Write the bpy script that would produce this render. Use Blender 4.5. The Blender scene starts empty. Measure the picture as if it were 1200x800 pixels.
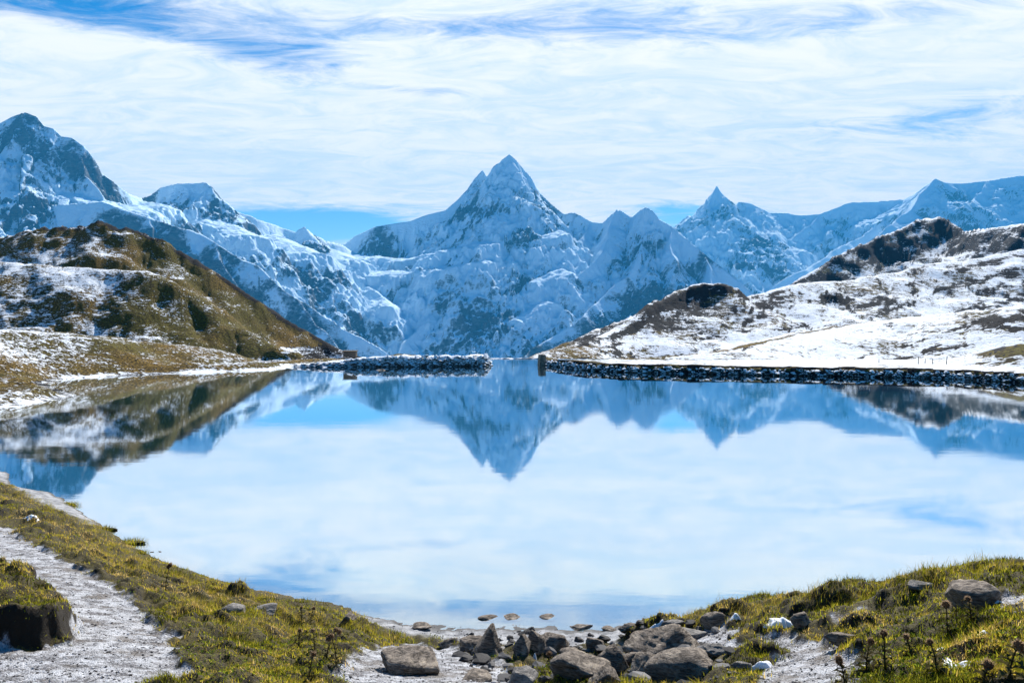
import bpy, bmesh, math, random
import numpy as np
from mathutils import Vector, Matrix
rnd = random.Random(7)
rng = np.random.default_rng(11)
R = math.radians
sc = bpy.context.scene
COL = sc.collection

# ------------------------------------------------------------------ camera, light, sky
F, CX, HY, EYE = 950.0, 600.0, 372.0, 10.0        # focal length in photo pixels, principal column, horizon row, eye height over the lake
cam = bpy.data.cameras.new('camera')
cam.sensor_width = 36.0
cam.lens = 36.0 * F / 1200.0
cam.shift_y = -(400.0 - HY) / 1200.0
cam.clip_start, cam.clip_end = 0.1, 90000.0
cam_o = bpy.data.objects.new('camera', cam)
cam_o.location = (0, 0, EYE)
cam_o.rotation_euler = (R(90), 0, 0)
COL.objects.link(cam_o)
sc.camera = cam_o

SUN_AZ, SUN_EL = 20.0, 42.0                        # azimuth right of the view, elevation
sun = bpy.data.lights.new('sun', 'SUN')
sun.energy, sun.angle, sun.color = 5.0, R(0.5), (1.0, 0.96, 0.89)
sun_o = bpy.data.objects.new('sun', sun)
sd_ = Vector((math.sin(R(SUN_AZ)) * math.cos(R(SUN_EL)), math.cos(R(SUN_AZ)) * math.cos(R(SUN_EL)), math.sin(R(SUN_EL))))
sun_o.rotation_euler = sd_.to_track_quat('Z', 'Y').to_euler()
COL.objects.link(sun_o)

vs = sc.view_settings
sc.display_settings.display_device = 'sRGB'
vs.view_transform, vs.look, vs.exposure, vs.gamma = 'Standard', 'None', 0.90, 1.0
vs.use_curve_mapping = False
cy = sc.cycles
cy.use_denoising = True
try:
    cy.denoiser = 'OPENIMAGEDENOISE'; cy.denoising_input_passes = 'RGB_ALBEDO_NORMAL'; cy.denoising_prefilter = 'ACCURATE'
except Exception:
    pass
cy.max_bounces, cy.diffuse_bounces, cy.glossy_bounces, cy.transmission_bounces, cy.volume_bounces, cy.transparent_max_bounces = 6, 2, 3, 3, 0, 8
cy.caustics_reflective = cy.caustics_refractive = False
cy.sample_clamp_indirect = 4.0


class NT:
    """small helper that writes node trees"""
    def __init__(s, tree):
        s.t = tree
        tree.nodes.clear()
    def n(s, kind, **kw):
        nd = s.t.nodes.new(kind)
        ins = kw.pop('ins', {})
        for k, v in kw.items():
            setattr(nd, k, v)
        for k, v in ins.items():
            s.put(nd.inputs[k], v)
        return nd
    def put(s, sock, v):
        if isinstance(v, bpy.types.NodeSocket):
            s.t.links.new(v, sock)
        elif isinstance(v, bpy.types.Node):
            s.t.links.new(v.outputs[0], sock)
        else:
            if sock.type == 'RGBA' and len(v) == 3:
                v = (*v, 1)
            sock.default_value = v
    def math(s, op, a, b=0.0, c=None, clamp=False):
        nd = s.n('ShaderNodeMath', operation=op, use_clamp=clamp)
        s.put(nd.inputs[0], a); s.put(nd.inputs[1], b)
        if c is not None:
            s.put(nd.inputs[2], c)
        return nd.outputs[0]
    def ss(s, v, lo, hi, a=0.0, b=1.0):
        nd = s.n('ShaderNodeMapRange', interpolation_type='SMOOTHSTEP')
        for i, x in enumerate((v, lo, hi, a, b)):
            s.put(nd.inputs[i], x)
        return nd.outputs[0]
    def mix(s, f, a, b):
        nd = s.n('ShaderNodeMix', data_type='RGBA')
        s.put(nd.inputs[0], f); s.put(nd.inputs[6], a); s.put(nd.inputs[7], b)
        return nd.outputs[2]
    def noise(s, vec, scale, detail=4.0, rough=0.55, dist=0.0):
        nd = s.n('ShaderNodeTexNoise', ins={'Vector': vec, 'Scale': scale, 'Detail': detail, 'Roughness': rough, 'Distortion': dist})
        return nd.outputs[0]
    def scale(s, vec, xyz, rot=(0, 0, 0), loc=(0, 0, 0)):
        nd = s.n('ShaderNodeMapping', ins={'Vector': vec, 'Scale': xyz, 'Rotation': rot, 'Location': loc})
        return nd.outputs[0]


def material(name):
    m = bpy.data.materials.new(name)
    m.use_nodes = True
    t = NT(m.node_tree)
    out = t.n('ShaderNodeOutputMaterial')
    return m, t, out


# sky: Nishita air, with a thin high cloud sheet seen in perspective
w = bpy.data.worlds.new('World')
sc.world = w
w.use_nodes = True
t = NT(w.node_tree)
SKY_STRENGTH = 0.075
sky = t.n('ShaderNodeTexSky', sky_type='NISHITA', sun_disc=False, sun_elevation=R(SUN_EL), sun_rotation=R(SUN_AZ), altitude=2200.0,
          air_density=1.0, dust_density=0.3, ozone_density=2.0)
geo = t.n('ShaderNodeTexCoord').outputs['Generated']
sep = t.n('ShaderNodeSeparateXYZ', ins={0: geo})
dx, dy, dz = sep.outputs
up = t.math('MAXIMUM', dz, 0.0)
den = t.math('ADD', up, 0.10)
u = t.math('DIVIDE', dx, den)
v = t.math('DIVIDE', dy, den)
p = t.n('ShaderNodeCombineXYZ', ins={0: u, 1: v, 2: 0.0}).outputs[0]
az = t.math('ARCTAN2', dx, dy)
el = t.math('ARCSINE', dz)
warp = t.n('ShaderNodeTexNoise', ins={'Vector': p, 'Scale': 0.55, 'Detail': 3.0}).outputs['Color']
wv = t.n('ShaderNodeVectorMath', operation='SCALE', ins={0: warp, 'Scale': 0.6}).outputs[0]
pw = t.n('ShaderNodeVectorMath', operation='ADD', ins={0: p, 1: wv}).outputs[0]
big = t.noise(t.scale(pw, (0.32, 0.75, 1), (0, 0, R(8))), 1.0, 3.0, 0.5)
mid = t.noise(t.scale(pw, (1.0, 2.0, 1), (0, 0, R(22)), (3.1, 1.7, 0)), 1.0, 7.0, 0.64, 0.9)
fin = t.noise(t.scale(pw, (3.2, 6.2, 1), (0, 0, R(-24)), (7.3, 2.2, 0)), 1.0, 9.0, 0.70, 1.3)
val = t.math('ADD', t.math('MULTIPLY', big, 0.70), t.math('ADD', t.math('MULTIPLY', mid, 0.55), t.math('MULTIPLY', fin, 0.58)))   # about 0.9 on average
def blob(a0, e0, wa, we):
    """a soft elliptical bump in azimuth and elevation (radians)"""
    qa = t.math('DIVIDE', t.math('SUBTRACT', az, a0), wa)
    qe = t.math('DIVIDE', t.math('SUBTRACT', el, e0), we)
    r2 = t.math('ADD', t.math('MULTIPLY', qa, qa), t.math('MULTIPLY', qe, qe))
    return t.math('EXPONENT', t.math('MULTIPLY', r2, -1.0))
def pa(px): return math.atan((px - CX) / F)
def pe(px, py): return math.atan((HY - py) / math.hypot(F, px - CX))
thin = t.ss(el, 0.30, 0.80, 0.0, 0.52)             # the sheet is dense where it is seen edge-on and thins overhead
north = t.ss(t.math('ABSOLUTE', az), 0.9, 2.2, 0.0, 0.55)  # the cloud bank stands in the south
cov = t.math('SUBTRACT', t.math('SUBTRACT', t.math('ADD', val, 0.17), thin), north)
for px, py, wx, wy, k in ((370, 262, 120, 22, -.75), (80, 10, 190, 30, -.48), (570, 28, 210, 18, -.18), (980, 22, 330, 24, -.18), (330, 74, 100, 22, -.44), (150, 55, 200, 22, .22), (470, 8, 120, 10, .2),
                          (505, 108, 80, 10, -.42), (1080, 145, 190, 18, -.27), (800, 255, 60, 22, -.40), (880, 95, 300, 34, .26), (300, 150, 400, 50, .26),
                          (700, 160, 260, 60, .26), (120, 90, 160, 30, .14)):
    cov = t.math('ADD', cov, t.math('MULTIPLY', blob(pa(px), pe(px, py), wx / F, wy / F), k))
cf = t.ss(cov, 0.63, 1.06)
shade = t.ss(t.math('ADD', fin, t.math('MULTIPLY', mid, 0.5)), 0.52, 0.92)
ccol = t.mix(shade, (0.70, 0.80, 0.92), (1.0, 0.972, 0.935))
skyc = t.n('ShaderNodeHueSaturation', ins={'Saturation': 1.45, 'Color': sky.outputs[0]}).outputs[0]
b1 = t.n('ShaderNodeBackground', ins={'Color': skyc, 'Strength': SKY_STRENGTH})
b2 = t.n('ShaderNodeBackground', ins={'Color': ccol, 'Strength': 0.68})
mx = t.n('ShaderNodeMixShader', ins={0: cf, 1: b1.outputs[0], 2: b2.outputs[0]})
t.n('ShaderNodeOutputWorld', ins={0: mx.outputs[0]})


# ------------------------------------------------------------------ noise and mesh helpers
_perm = np.random.default_rng(3).permutation(512).astype(np.int64)
_ga = np.random.default_rng(4).random(512) * 2 * np.pi
_gx, _gy = np.cos(_ga), np.sin(_ga)

def perlin(x, y, seed=0):
    xi = np.floor(x).astype(np.int64); yi = np.floor(y).astype(np.int64)
    xf, yf = x - xi, y - yi
    def g(i, j, fx, fy):
        h = _perm[(_perm[(i + seed * 37) & 511] + j) & 511]
        return _gx[h] * fx + _gy[h] * fy
    a, b = xf * xf * xf * (xf * (xf * 6 - 15) + 10), yf * yf * yf * (yf * (yf * 6 - 15) + 10)
    n00, n10 = g(xi, yi, xf, yf), g(xi + 1, yi, xf - 1, yf)
    n01, n11 = g(xi, yi + 1, xf, yf - 1), g(xi + 1, yi + 1, xf - 1, yf - 1)
    return 1.5 * ((n00 + a * (n10 - n00)) * (1 - b) + (n01 + a * (n11 - n01)) * b)

def fbm(x, y, octaves=5, gain=0.5, seed=0):
    s, a = 0, 1.0
    for o in range(octaves):
        s = s + a * perlin(x * 2.03 ** o, y * 2.03 ** o, seed + o)
        a *= gain
    return s

def ridged(x, y, octaves=5, gain=0.5, seed=0):
    s, a, wgt = 0, 1.0, 1.0
    for o in range(octaves):
        n = 1 - np.abs(perlin(x * 2.07 ** o, y * 2.07 ** o, seed + o))
        n = n * n * wgt
        s = s + a * n
        wgt = np.clip(n * 1.6, 0, 1)
        a *= gain
    return s

def smooth(x, lo, hi):
    q = np.clip((x - lo) / (hi - lo), 0, 1)
    return q * q * (3 - 2 * q)

def P3(px, py, Y):
    """the point at depth Y that the photo shows at (px, py)"""
    return ((px - CX) / F * Y, Y, EYE + (HY - py) / F * Y)

def PZ(px, py, z):
    return P3(px, py, F * (EYE - z) / (py - HY))

def tents(X, Y, pts, s1, s2=None, L=1.0, r=0.0):
    """height of the tent below the 3-D crest line pts; also the arc length along it and the distance from it"""
    s2 = s1 if s2 is None else s2
    best = np.full(X.shape, -1e9); bs = np.zeros(X.shape); bd = np.zeros(X.shape)
    acc = 0.0
    for a, b in zip(pts[:-1], pts[1:]):
        ex, ey = b[0] - a[0], b[1] - a[1]
        l2 = ex * ex + ey * ey + 1e-9
        tt = np.clip(((X - a[0]) * ex + (Y - a[1]) * ey) / l2, 0, 1)
        d = np.hypot(X - a[0] - tt * ex, Y - a[1] - tt * ey)
        dd = np.sqrt(d * d + r * r) - r if r else d
        h = a[2] + tt * (b[2] - a[2]) - (s2 * dd + (s1 - s2) * L * (1 - np.exp(-dd / L)))
        m = h > best
        best = np.where(m, h, best); bs = np.where(m, acc + tt * math.sqrt(l2), bs); bd = np.where(m, d, bd)
        acc += math.sqrt(l2)
    return best, bs, bd

def sdist(X, Y, poly):
    """distance to an open polyline, positive on its left side"""
    bd = np.full(X.shape, 1e9); sg = np.ones(X.shape)
    for a, b in zip(poly[:-1], poly[1:]):
        ex, ey = b[0] - a[0], b[1] - a[1]
        tt = np.clip(((X - a[0]) * ex + (Y - a[1]) * ey) / (ex * ex + ey * ey + 1e-9), 0, 1)
        d = np.hypot(X - a[0] - tt * ex, Y - a[1] - tt * ey)
        c = ex * (Y - a[1]) - ey * (X - a[0])
        m = d < bd - 1e-9
        sg = np.where(m, np.sign(c), sg); bd = np.where(m, d, bd)
    return bd * sg

def inside(X, Y, poly):
    """signed distance to a closed polygon, positive inside"""
    ins = np.zeros(X.shape, bool); bd = np.full(X.shape, 1e9)
    n = len(poly)
    for i in range(n):
        a, b = poly[i], poly[(i + 1) % n]
        ex, ey = b[0] - a[0], b[1] - a[1]
        tt = np.clip(((X - a[0]) * ex + (Y - a[1]) * ey) / (ex * ex + ey * ey + 1e-9), 0, 1)
        bd = np.minimum(bd, np.hypot(X - a[0] - tt * ex, Y - a[1] - tt * ey))
        if a[1] != b[1]:
            cr = ((a[1] > Y) != (b[1] > Y)) & (X < (b[0] - a[0]) * (Y - a[1]) / (b[1] - a[1]) + a[0])
            ins ^= cr
    return np.where(ins, bd, -bd)

def mesh_np(name, V, Fa, mat, smooth_=True, attrs=None):
    """V (n,3), Fa (m,k) -> a mesh object; attrs: name -> per-vertex floats"""
    me = bpy.data.meshes.new(name)
    k = Fa.shape[1]
    me.vertices.add(len(V)); me.loops.add(Fa.size); me.polygons.add(len(Fa))
    me.vertices.foreach_set('co', np.ascontiguousarray(V, dtype=np.float32).ravel())
    me.loops.foreach_set('vertex_index', np.ascontiguousarray(Fa, dtype=np.int32).ravel())
    me.polygons.foreach_set('loop_start', np.arange(0, Fa.size, k, dtype=np.int32))
    me.polygons.foreach_set('use_smooth', np.full(len(Fa), smooth_))
    for an, av in (attrs or {}).items():
        at = me.attributes.new(an, 'FLOAT', 'POINT')
        at.data.foreach_set('value', np.ascontiguousarray(av, dtype=np.float32).ravel())
    me.update(calc_edges=True)
    me.materials.append(mat)
    o = bpy.data.objects.new(name, me)
    COL.objects.link(o)
    return o

def grid_faces(nr, nc):
    i = np.arange(nr * nc).reshape(nr, nc)
    return np.stack([i[:-1, :-1], i[:-1, 1:], i[1:, 1:], i[1:, :-1]], -1).reshape(-1, 4)

def fan(pxs, Ys):
    """a terrain net whose columns fan out from the viewer: finer where it is nearer"""
    Yg, Pg = np.meshgrid(Ys, pxs, indexing='ij')
    return (Pg - CX) / F * Yg, Yg

def terrain(name, X, Y, Z, mat, attrs=None):
    V = np.stack([X, Y, Z], -1).reshape(-1, 3)
    o = mesh_np(name, V, grid_faces(*X.shape), mat, True, {k: v.ravel() for k, v in (attrs or {}).items()})
    o['kind'] = 'structure'
    return o

def tag(o, label=None, cat=None, group=None, kind=None):
    for k, v_ in (('label', label), ('category', cat), ('group', group), ('kind', kind)):
        if v_:
            o[k] = v_
    return o

def empty(name, loc):
    o = bpy.data.objects.new(name, None)
    o.location = loc
    o.empty_display_size = 0.2
    COL.objects.link(o)
    return o


# ------------------------------------------------------------------ materials
def attr(t, name):
    return t.n('ShaderNodeAttribute', attribute_name=name).outputs['Fac']

def pos(t):
    return t.n('ShaderNodeNewGeometry').outputs['Position']

def principled(t, out, col, rough=0.9, bump=None, bstr=0.5, bdist=1.0, spec=0.2):
    b = t.n('ShaderNodeBsdfPrincipled', ins={'Base Color': col, 'Roughness': rough, 'Specular IOR Level': spec})
    if bump is not None:
        nb = t.n('ShaderNodeBump', ins={'Strength': bstr, 'Distance': bdist, 'Height': bump})
        t.put(b.inputs['Normal'], nb.outputs[0])
    t.put(out.inputs[0], b.outputs[0])
    return b

def alpine_material(name, rock_a, rock_b, snow, lo, hi, sc_=1.0):
    """rock with snow lying on everything that is not too steep; attribute snow shifts the limit"""
    m, t, out = material(name)
    ps = pos(t)
    nz = t.n('ShaderNodeSeparateXYZ', ins={0: t.n('ShaderNodeNewGeometry').outputs['True Normal']}).outputs[2]
    n1 = t.noise(ps, 0.004 * sc_, 6, 0.6)
    n2 = t.noise(t.scale(ps, (1, 1, 2.6)), 0.022 * sc_, 6, 0.65, 0.6)
    n3 = t.noise(t.scale(ps, (1, 1, 0.35)), 0.035 * sc_, 4, 0.6, 0.3)
    f = t.math('ADD', nz, t.math('MULTIPLY', t.math('SUBTRACT', n1, 0.5), 0.55))
    f = t.math('ADD', f, t.math('MULTIPLY', t.math('SUBTRACT', n2, 0.5), 0.52))
    f = t.math('ADD', f, t.math('MULTIPLY', t.math('SUBTRACT', n3, 0.5), 0.40))
    f = t.math('ADD', f, attr(t, 'snow'))
    f = t.ss(f, lo, hi)
    rock = t.mix(t.ss(n2, 0.35, 0.65), rock_a, rock_b)
    c = t.mix(f, rock, snow)
    h = t.math('ADD', t.math('MULTIPLY', n2, 0.8), t.math('ADD', t.math('MULTIPLY', n3, 0.4), t.math('MULTIPLY', f, 0.12)))
    principled(t, out, c, 0.85, h, 0.75, 26.0 / sc_, 0.1)
    return m

M_MOUNT = alpine_material('alpine_rock_and_snow', (0.024, 0.034, 0.046), (0.10, 0.11, 0.12), (0.67, 0.84, 0.98), 0.36, 0.66)  # the blue of shaded snow is put into the snow colour

def hill_material(name, rockiness):
    """short alpine turf, schist darkened for shade and lying snow; attributes: snow (cover), rock (bare rock)"""
    m, t, out = material(name)
    ps = pos(t)
    nz = t.n('ShaderNodeSeparateXYZ', ins={0: t.n('ShaderNodeNewGeometry').outputs['Normal']}).outputs[2]
    sz = 1.35 if not rockiness else 0.5
    a = t.noise(t.scale(ps, (0.55, 1, 1.6)), 0.85 * sz, 6, 0.68, 0.4)
    b = t.noise(ps, 0.10 * sz, 4, 0.6)
    g = t.noise(t.scale(ps, (0.6, 1, 1.5)), 2.6 * sz, 5, 0.65)
    tone = t.noise(ps, 0.05, 4, 0.6)
    grass = t.mix(t.ss(tone, 0.40, 0.62), (0.135, 0.115, 0.016), (0.25, 0.155, 0.030))
    grass = t.mix(t.ss(g, 0.42, 0.60), (0.040, 0.028, 0.012), grass)
    rk = t.mix(t.ss(g, 0.35, 0.65), (0.004, 0.0045, 0.006), (0.022, 0.023, 0.027))  # near black: the shade on the crag faces is put into the rock colour
    base = t.mix(t.ss(t.math('ADD', attr(t, 'rock'), t.math('MULTIPLY', t.math('SUBTRACT', a, 0.5), 0.9)), 0.40, 0.60), grass, rk)
    f = t.math('ADD', attr(t, 'snow'), t.math('MULTIPLY', t.math('SUBTRACT', a, 0.5), 1.7))
    f = t.math('ADD', f, t.math('MULTIPLY', t.math('SUBTRACT', b, 0.5), 0.8))
    f = t.math('ADD', f, t.math('MULTIPLY', t.math('SUBTRACT', g, 0.5), 1.3))
    f = t.math('ADD', f, t.math('MULTIPLY', t.math('SUBTRACT', nz, 0.90), 1.15 if rockiness else 1.1))
    led = t.noise(t.scale(ps, (0.10, 0.10, 0.55), (0, R(14), 0)), 1.0, 7, 0.68, 0.5)
    f = t.math('ADD', f, t.math('MULTIPLY', t.math('MULTIPLY', t.math('SUBTRACT', led, 0.5), 3.2), t.math('MINIMUM', attr(t, 'rock'), 1.0)))
    f = t.ss(f, 0.46, 0.60)
    c = t.mix(f, base, (0.83, 0.86, 0.90))
    h = t.math('ADD', t.math('MULTIPLY', a, 0.9), t.math('ADD', t.math('MULTIPLY', g, 0.35), t.math('MULTIPLY', f, 0.10)))
    principled(t, out, c, 0.9, h, 0.8, 1.1 / sz, 0.1)
    return m

M_HILL = hill_material('turf_and_snow', 0)
M_HILL_R = hill_material('snowy_hill', 1)

# ------------------------------------------------------------------ the far ground and the high mountains
VALLEY = -900.0
def mountain(name, pxs, Ys, ridges, flats, snow_bias, rough=1.0, seed=0, scale=1.0, spots=()):
    X, Y = fan(pxs, Ys)
    wx = X + 60 * scale * fbm(X / (500 * scale), Y / (500 * scale), 3, 0.5, seed + 40)
    wy = Y + 60 * scale * fbm(X / (500 * scale), Y / (500 * scale), 3, 0.5, seed + 50)
    H = np.full(X.shape, VALLEY)
    jit = 190 * scale * fbm(X / (420 * scale), Y / (420 * scale), 4, 0.55, seed + 33)
    D = np.full(X.shape, 1e4); S = np.zeros(X.shape)
    k0 = 0
    for pts, s1, s2, L in ridges:
        P = [P3(*q) for q in pts]
        main = k0 == 0 or s1 > 1.85
        h, s, d = tents(X if main else wx, Y if main else wy, P, s1, s2, L)
        env = smooth(d, 0, 260 * scale)
        rib = ridged((s + 0.25 * d + jit) / (170 * scale) + seed, (d + jit) / (1500 * scale) + k0 * 3.7, 3, 0.45, seed + 2) - 0.9
        h = h + env * rib * 150 * scale * rough
        mk = h > H
        H = np.where(mk, h, H); D = np.where(mk, d, D)
        k0 += 1
    big = ridged(wx / (900 * scale), wy / (900 * scale), 4, 0.42, seed + 9) - 1.0
    env = smooth(D, 20 * scale, 400 * scale)
    H = H + env * big * 120 * scale * rough
    fine = ridged(wx / (190 * scale), wy / (150 * scale), 3, 0.45, seed + 15) - 0.9
    H = H + (0.25 + 0.75 * smooth(D, 0, 150 * scale)) * fine * 15 * scale * rough + smooth(D, 0, 120 * scale) * (ridged(wx / (62 * scale), wy / (62 * scale), 3, 0.55, seed + 18) - 0.9) * 2.5 * scale * rough
    SN = np.full(X.shape, snow_bias)
    for pts, sl, wd in flats:                       # glaciers and snow basins: smooth gentle surfaces that bury the rock
        P = [P3(*q) for q in pts]
        h, s, d = tents(wx, wy, P, sl)
        dj = d + 0.4 * jit + 90 * scale * fbm(X / (130 * scale), Y / (130 * scale), 3, 0.55, seed + 44)
        h = h - 0.75 * np.maximum(dj - wd * 0.5, 0)
        h = h + 16 * scale * fbm(X / (240 * scale), Y / (240 * scale), 4, 0.5, seed + 21) + 8 * scale * (ridged(X / (130 * scale), Y / (70 * scale), 4, 0.55, seed + 22) - 0.6)
        mk = smooth(h - H, -14 * scale, 14 * scale)
        H = H * (1 - mk) + np.maximum(h, H) * mk
        SN = np.maximum(SN, mk * 0.6 * smooth(wd * 1.1 - d, 0, wd * 0.4))
    SN = SN + 0.46 * fbm(X / (700 * scale), Y / (500 * scale), 4, 0.55, seed + 60)
    for px, py, Yc, rx, ry, k in spots:             # where more bare rock, or more snow, is seen
        q = P3(px, py, Yc)
        SN = SN + k * np.exp(-((X - q[0]) / rx) ** 2 - ((Y - q[1]) / ry) ** 2)
    return terrain(name, X, Y, H, M_MOUNT, {'snow': SN})

def line(Y, *pp):
    return [(a, b, Y) for a, b in pp]

# left: broad rock head, a second dark head behind it and the glacier running down to the right
wet = [(-260, 235, 8300), (-160, 190, 8200), (-70, 158, 8100), (0, 144, 8000), (14, 136, 8000), (30, 131, 8000), (43, 136, 8000), (52, 147, 8000), (63, 150, 8000), (72, 159, 8000), (85, 161, 8000),
       (98, 170, 8000), (107, 181, 8000), (113, 198, 8000), (130, 210, 8000), (150, 226, 8100), (166, 232, 8300)]
bas = [(150, 236, 8700), (180, 229, 8700), (195, 219, 8700), (212, 214, 8700), (238, 213, 8700), (250, 219, 8700), (262, 233, 8800), (277, 247, 8900), (300, 256, 9000),
       (330, 265, 9200), (348, 272, 9300), (358, 265, 9300), (368, 274, 9400), (400, 287, 9700), (425, 300, 9900)]
cliff = [(-200, 262, 7250), (-60, 244, 7300), (0, 222, 7350), (60, 240, 7350), (120, 236, 7350), (170, 254, 7350), (215, 268, 7300), (250, 284, 7250), (300, 312, 7150),
         (350, 348, 7050), (400, 384, 6950), (455, 412, 6850)]
mountain('rocky_mountain', np.arange(-260, 470, 1.35), np.concatenate([np.arange(6000, 9300, 9.5), np.arange(9300, 10300, 30)]),
         [(wet, 1.8, 0.85, 350), (bas, 1.7, 0.7, 220), (cliff, 1.7, 1.0, 700),
          ([(30, 132, 8000), (40, 175, 7800), (60, 205, 7650)], 1.4, 1.0, 300),
          ([(100, 181, 8000), (95, 205, 7800), (120, 228, 7600)], 1.4, 1.0, 300),
          ([(170, 254, 7350), (190, 300, 7000), (215, 340, 6800)], 1.4, 1.1, 300),
          ([(250, 284, 7250), (275, 330, 6950), (310, 380, 6700)], 1.4, 1.1, 300),
          ([(350, 348, 7050), (370, 380, 6850), (400, 410, 6700)], 1.4, 1.1, 300)],
         [([(-60, 215, 7900), (20, 208, 7750), (70, 224, 7650), (130, 236, 7600), (165, 242, 7700)], 0.38, 420),
          ([(165, 236, 8300), (190, 240, 8200), (240, 262, 7700), (255, 284, 7600)], 0.30, 400),
          ([(240, 250, 8500), (290, 272, 8200), (310, 300, 7650), (330, 330, 7450)], 0.30, 400),
          ([(320, 274, 8900), (360, 292, 8500), (370, 330, 7700), (395, 372, 7400)], 0.30, 380),
          ([(385, 290, 9400), (410, 302, 9000), (420, 345, 8000), (436, 385, 7500)], 0.30, 380)], 0.14, 0.75, 1, 0.85,
         ((210, 300, 7100, 700, 350, -.22), (330, 370, 6900, 500, 300, -.25), (240, 225, 8650, 250, 200, -.3), (60, 215, 7750, 500, 150, .2)))

# middle: the pyramid with its long left shoulder, the twin heads to its right and the basin below
crest = [(380, 300, 10400), (405, 285, 10200), (415, 277, 10100), (440, 265, 10000), (458, 262, 10000), (480, 259, 10000), (500, 251, 10000), (522, 246, 10000), (536, 234, 10050),
         (548, 221, 10100), (556, 209, 10150), (565, 199, 10200), (571, 207, 10150), (578, 199, 10050), (588, 187, 10000), (597, 180, 10000), (605, 187, 10000), (613, 197, 10000), (622, 207, 9950),
         (631, 224, 9900), (645, 238, 9850), (660, 250, 9800), (672, 249, 9700), (680, 252, 9650), (692, 259, 9600), (706, 261, 9500), (716, 251, 9400), (726, 245, 9350),
         (740, 254, 9300), (748, 247, 9200), (757, 242, 9150), (766, 247, 9100), (772, 256, 9050), (786, 264, 9000), (800, 276, 8900), (830, 301, 8700), (870, 332, 8400), (930, 385, 8000)]
mountain('pyramid_mountain', np.arange(370, 960, 1.2), np.concatenate([np.arange(6900, 10300, 9.0), np.arange(10300, 11000, 40)]),
         [(crest, 1.95, 0.90, 300),
          ([(597, 180, 10000), (603, 205, 9850), (600, 228, 9700), (560, 262, 9450), (520, 282, 9250), (508, 292, 9200)], 1.7, 0.85, 250),
          ([(600, 228, 9700), (628, 252, 9500), (645, 262, 9450)], 1.3, 0.9, 300),
          ([(672, 249, 9700), (650, 290, 9300), (590, 318, 8900), (540, 345, 8500), (500, 372, 8100), (470, 410, 7700)], 1.3, 0.9, 400),
          ([(692, 259, 9600), (668, 300, 9000), (640, 330, 8600), (600, 362, 8200), (570, 400, 7800)], 1.3, 0.9, 300),
          ([(726, 245, 9350), (712, 280, 9000), (690, 310, 8650), (660, 345, 8300), (628, 378, 7950), (590, 416, 7600)], 1.35, 0.95, 400),
          ([(757, 242, 9150), (752, 285, 8800), (738, 320, 8500), (705, 352, 8200), (660, 385, 7850), (605, 420, 7450)], 1.35, 0.95, 400),
          ([(786, 264, 9000), (790, 310, 8500), (775, 350, 8150), (740, 385, 7800), (700, 415, 7500)], 1.35, 1.0, 400),
          ([(830, 301, 8700), (835, 345, 8200), (820, 400, 7700)], 1.35, 1.0, 400)],
         [([(395, 297, 9900), (430, 300, 9500), (480, 303, 9350), (530, 292, 9200), (565, 283, 9150)], 0.22, 560),
          ([(425, 318, 9000), (480, 318, 8900), (520, 311, 8850), (560, 302, 8800)], 0.28, 420),
          ([(430, 335, 8600), (448, 352, 8200), (443, 385, 7700), (452, 420, 7200)], 0.45, 330),
          ([(545, 258, 9800), (580, 235, 9800), (590, 205, 9880)], 0.75, 230),
          ([(605, 287, 9150), (635, 277, 9150), (656, 269, 9200)], 0.35, 240),
          ([(600, 348, 8300), (630, 328, 8450), (660, 314, 8600)], 0.40, 260),
          ([(585, 380, 7950), (610, 370, 8000), (645, 352, 8150)], 0.45, 170)], 0.27, 0.82, 3, 1.0,
         ((520, 350, 8300, 300, 300, -.2), (700, 395, 7700, 800, 300, -.55), (800, 345, 8200, 350, 350, -.2), (800, 340, 8300, 400, 300, -.15), (625, 225, 9850, 140, 150, -.2), (580, 225, 9800, 160, 200, .3),
          (460, 272, 9900, 500, 150, -.1), (630, 330, 8800, 350, 300, .25), (480, 310, 9500, 600, 250, .3)))

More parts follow.
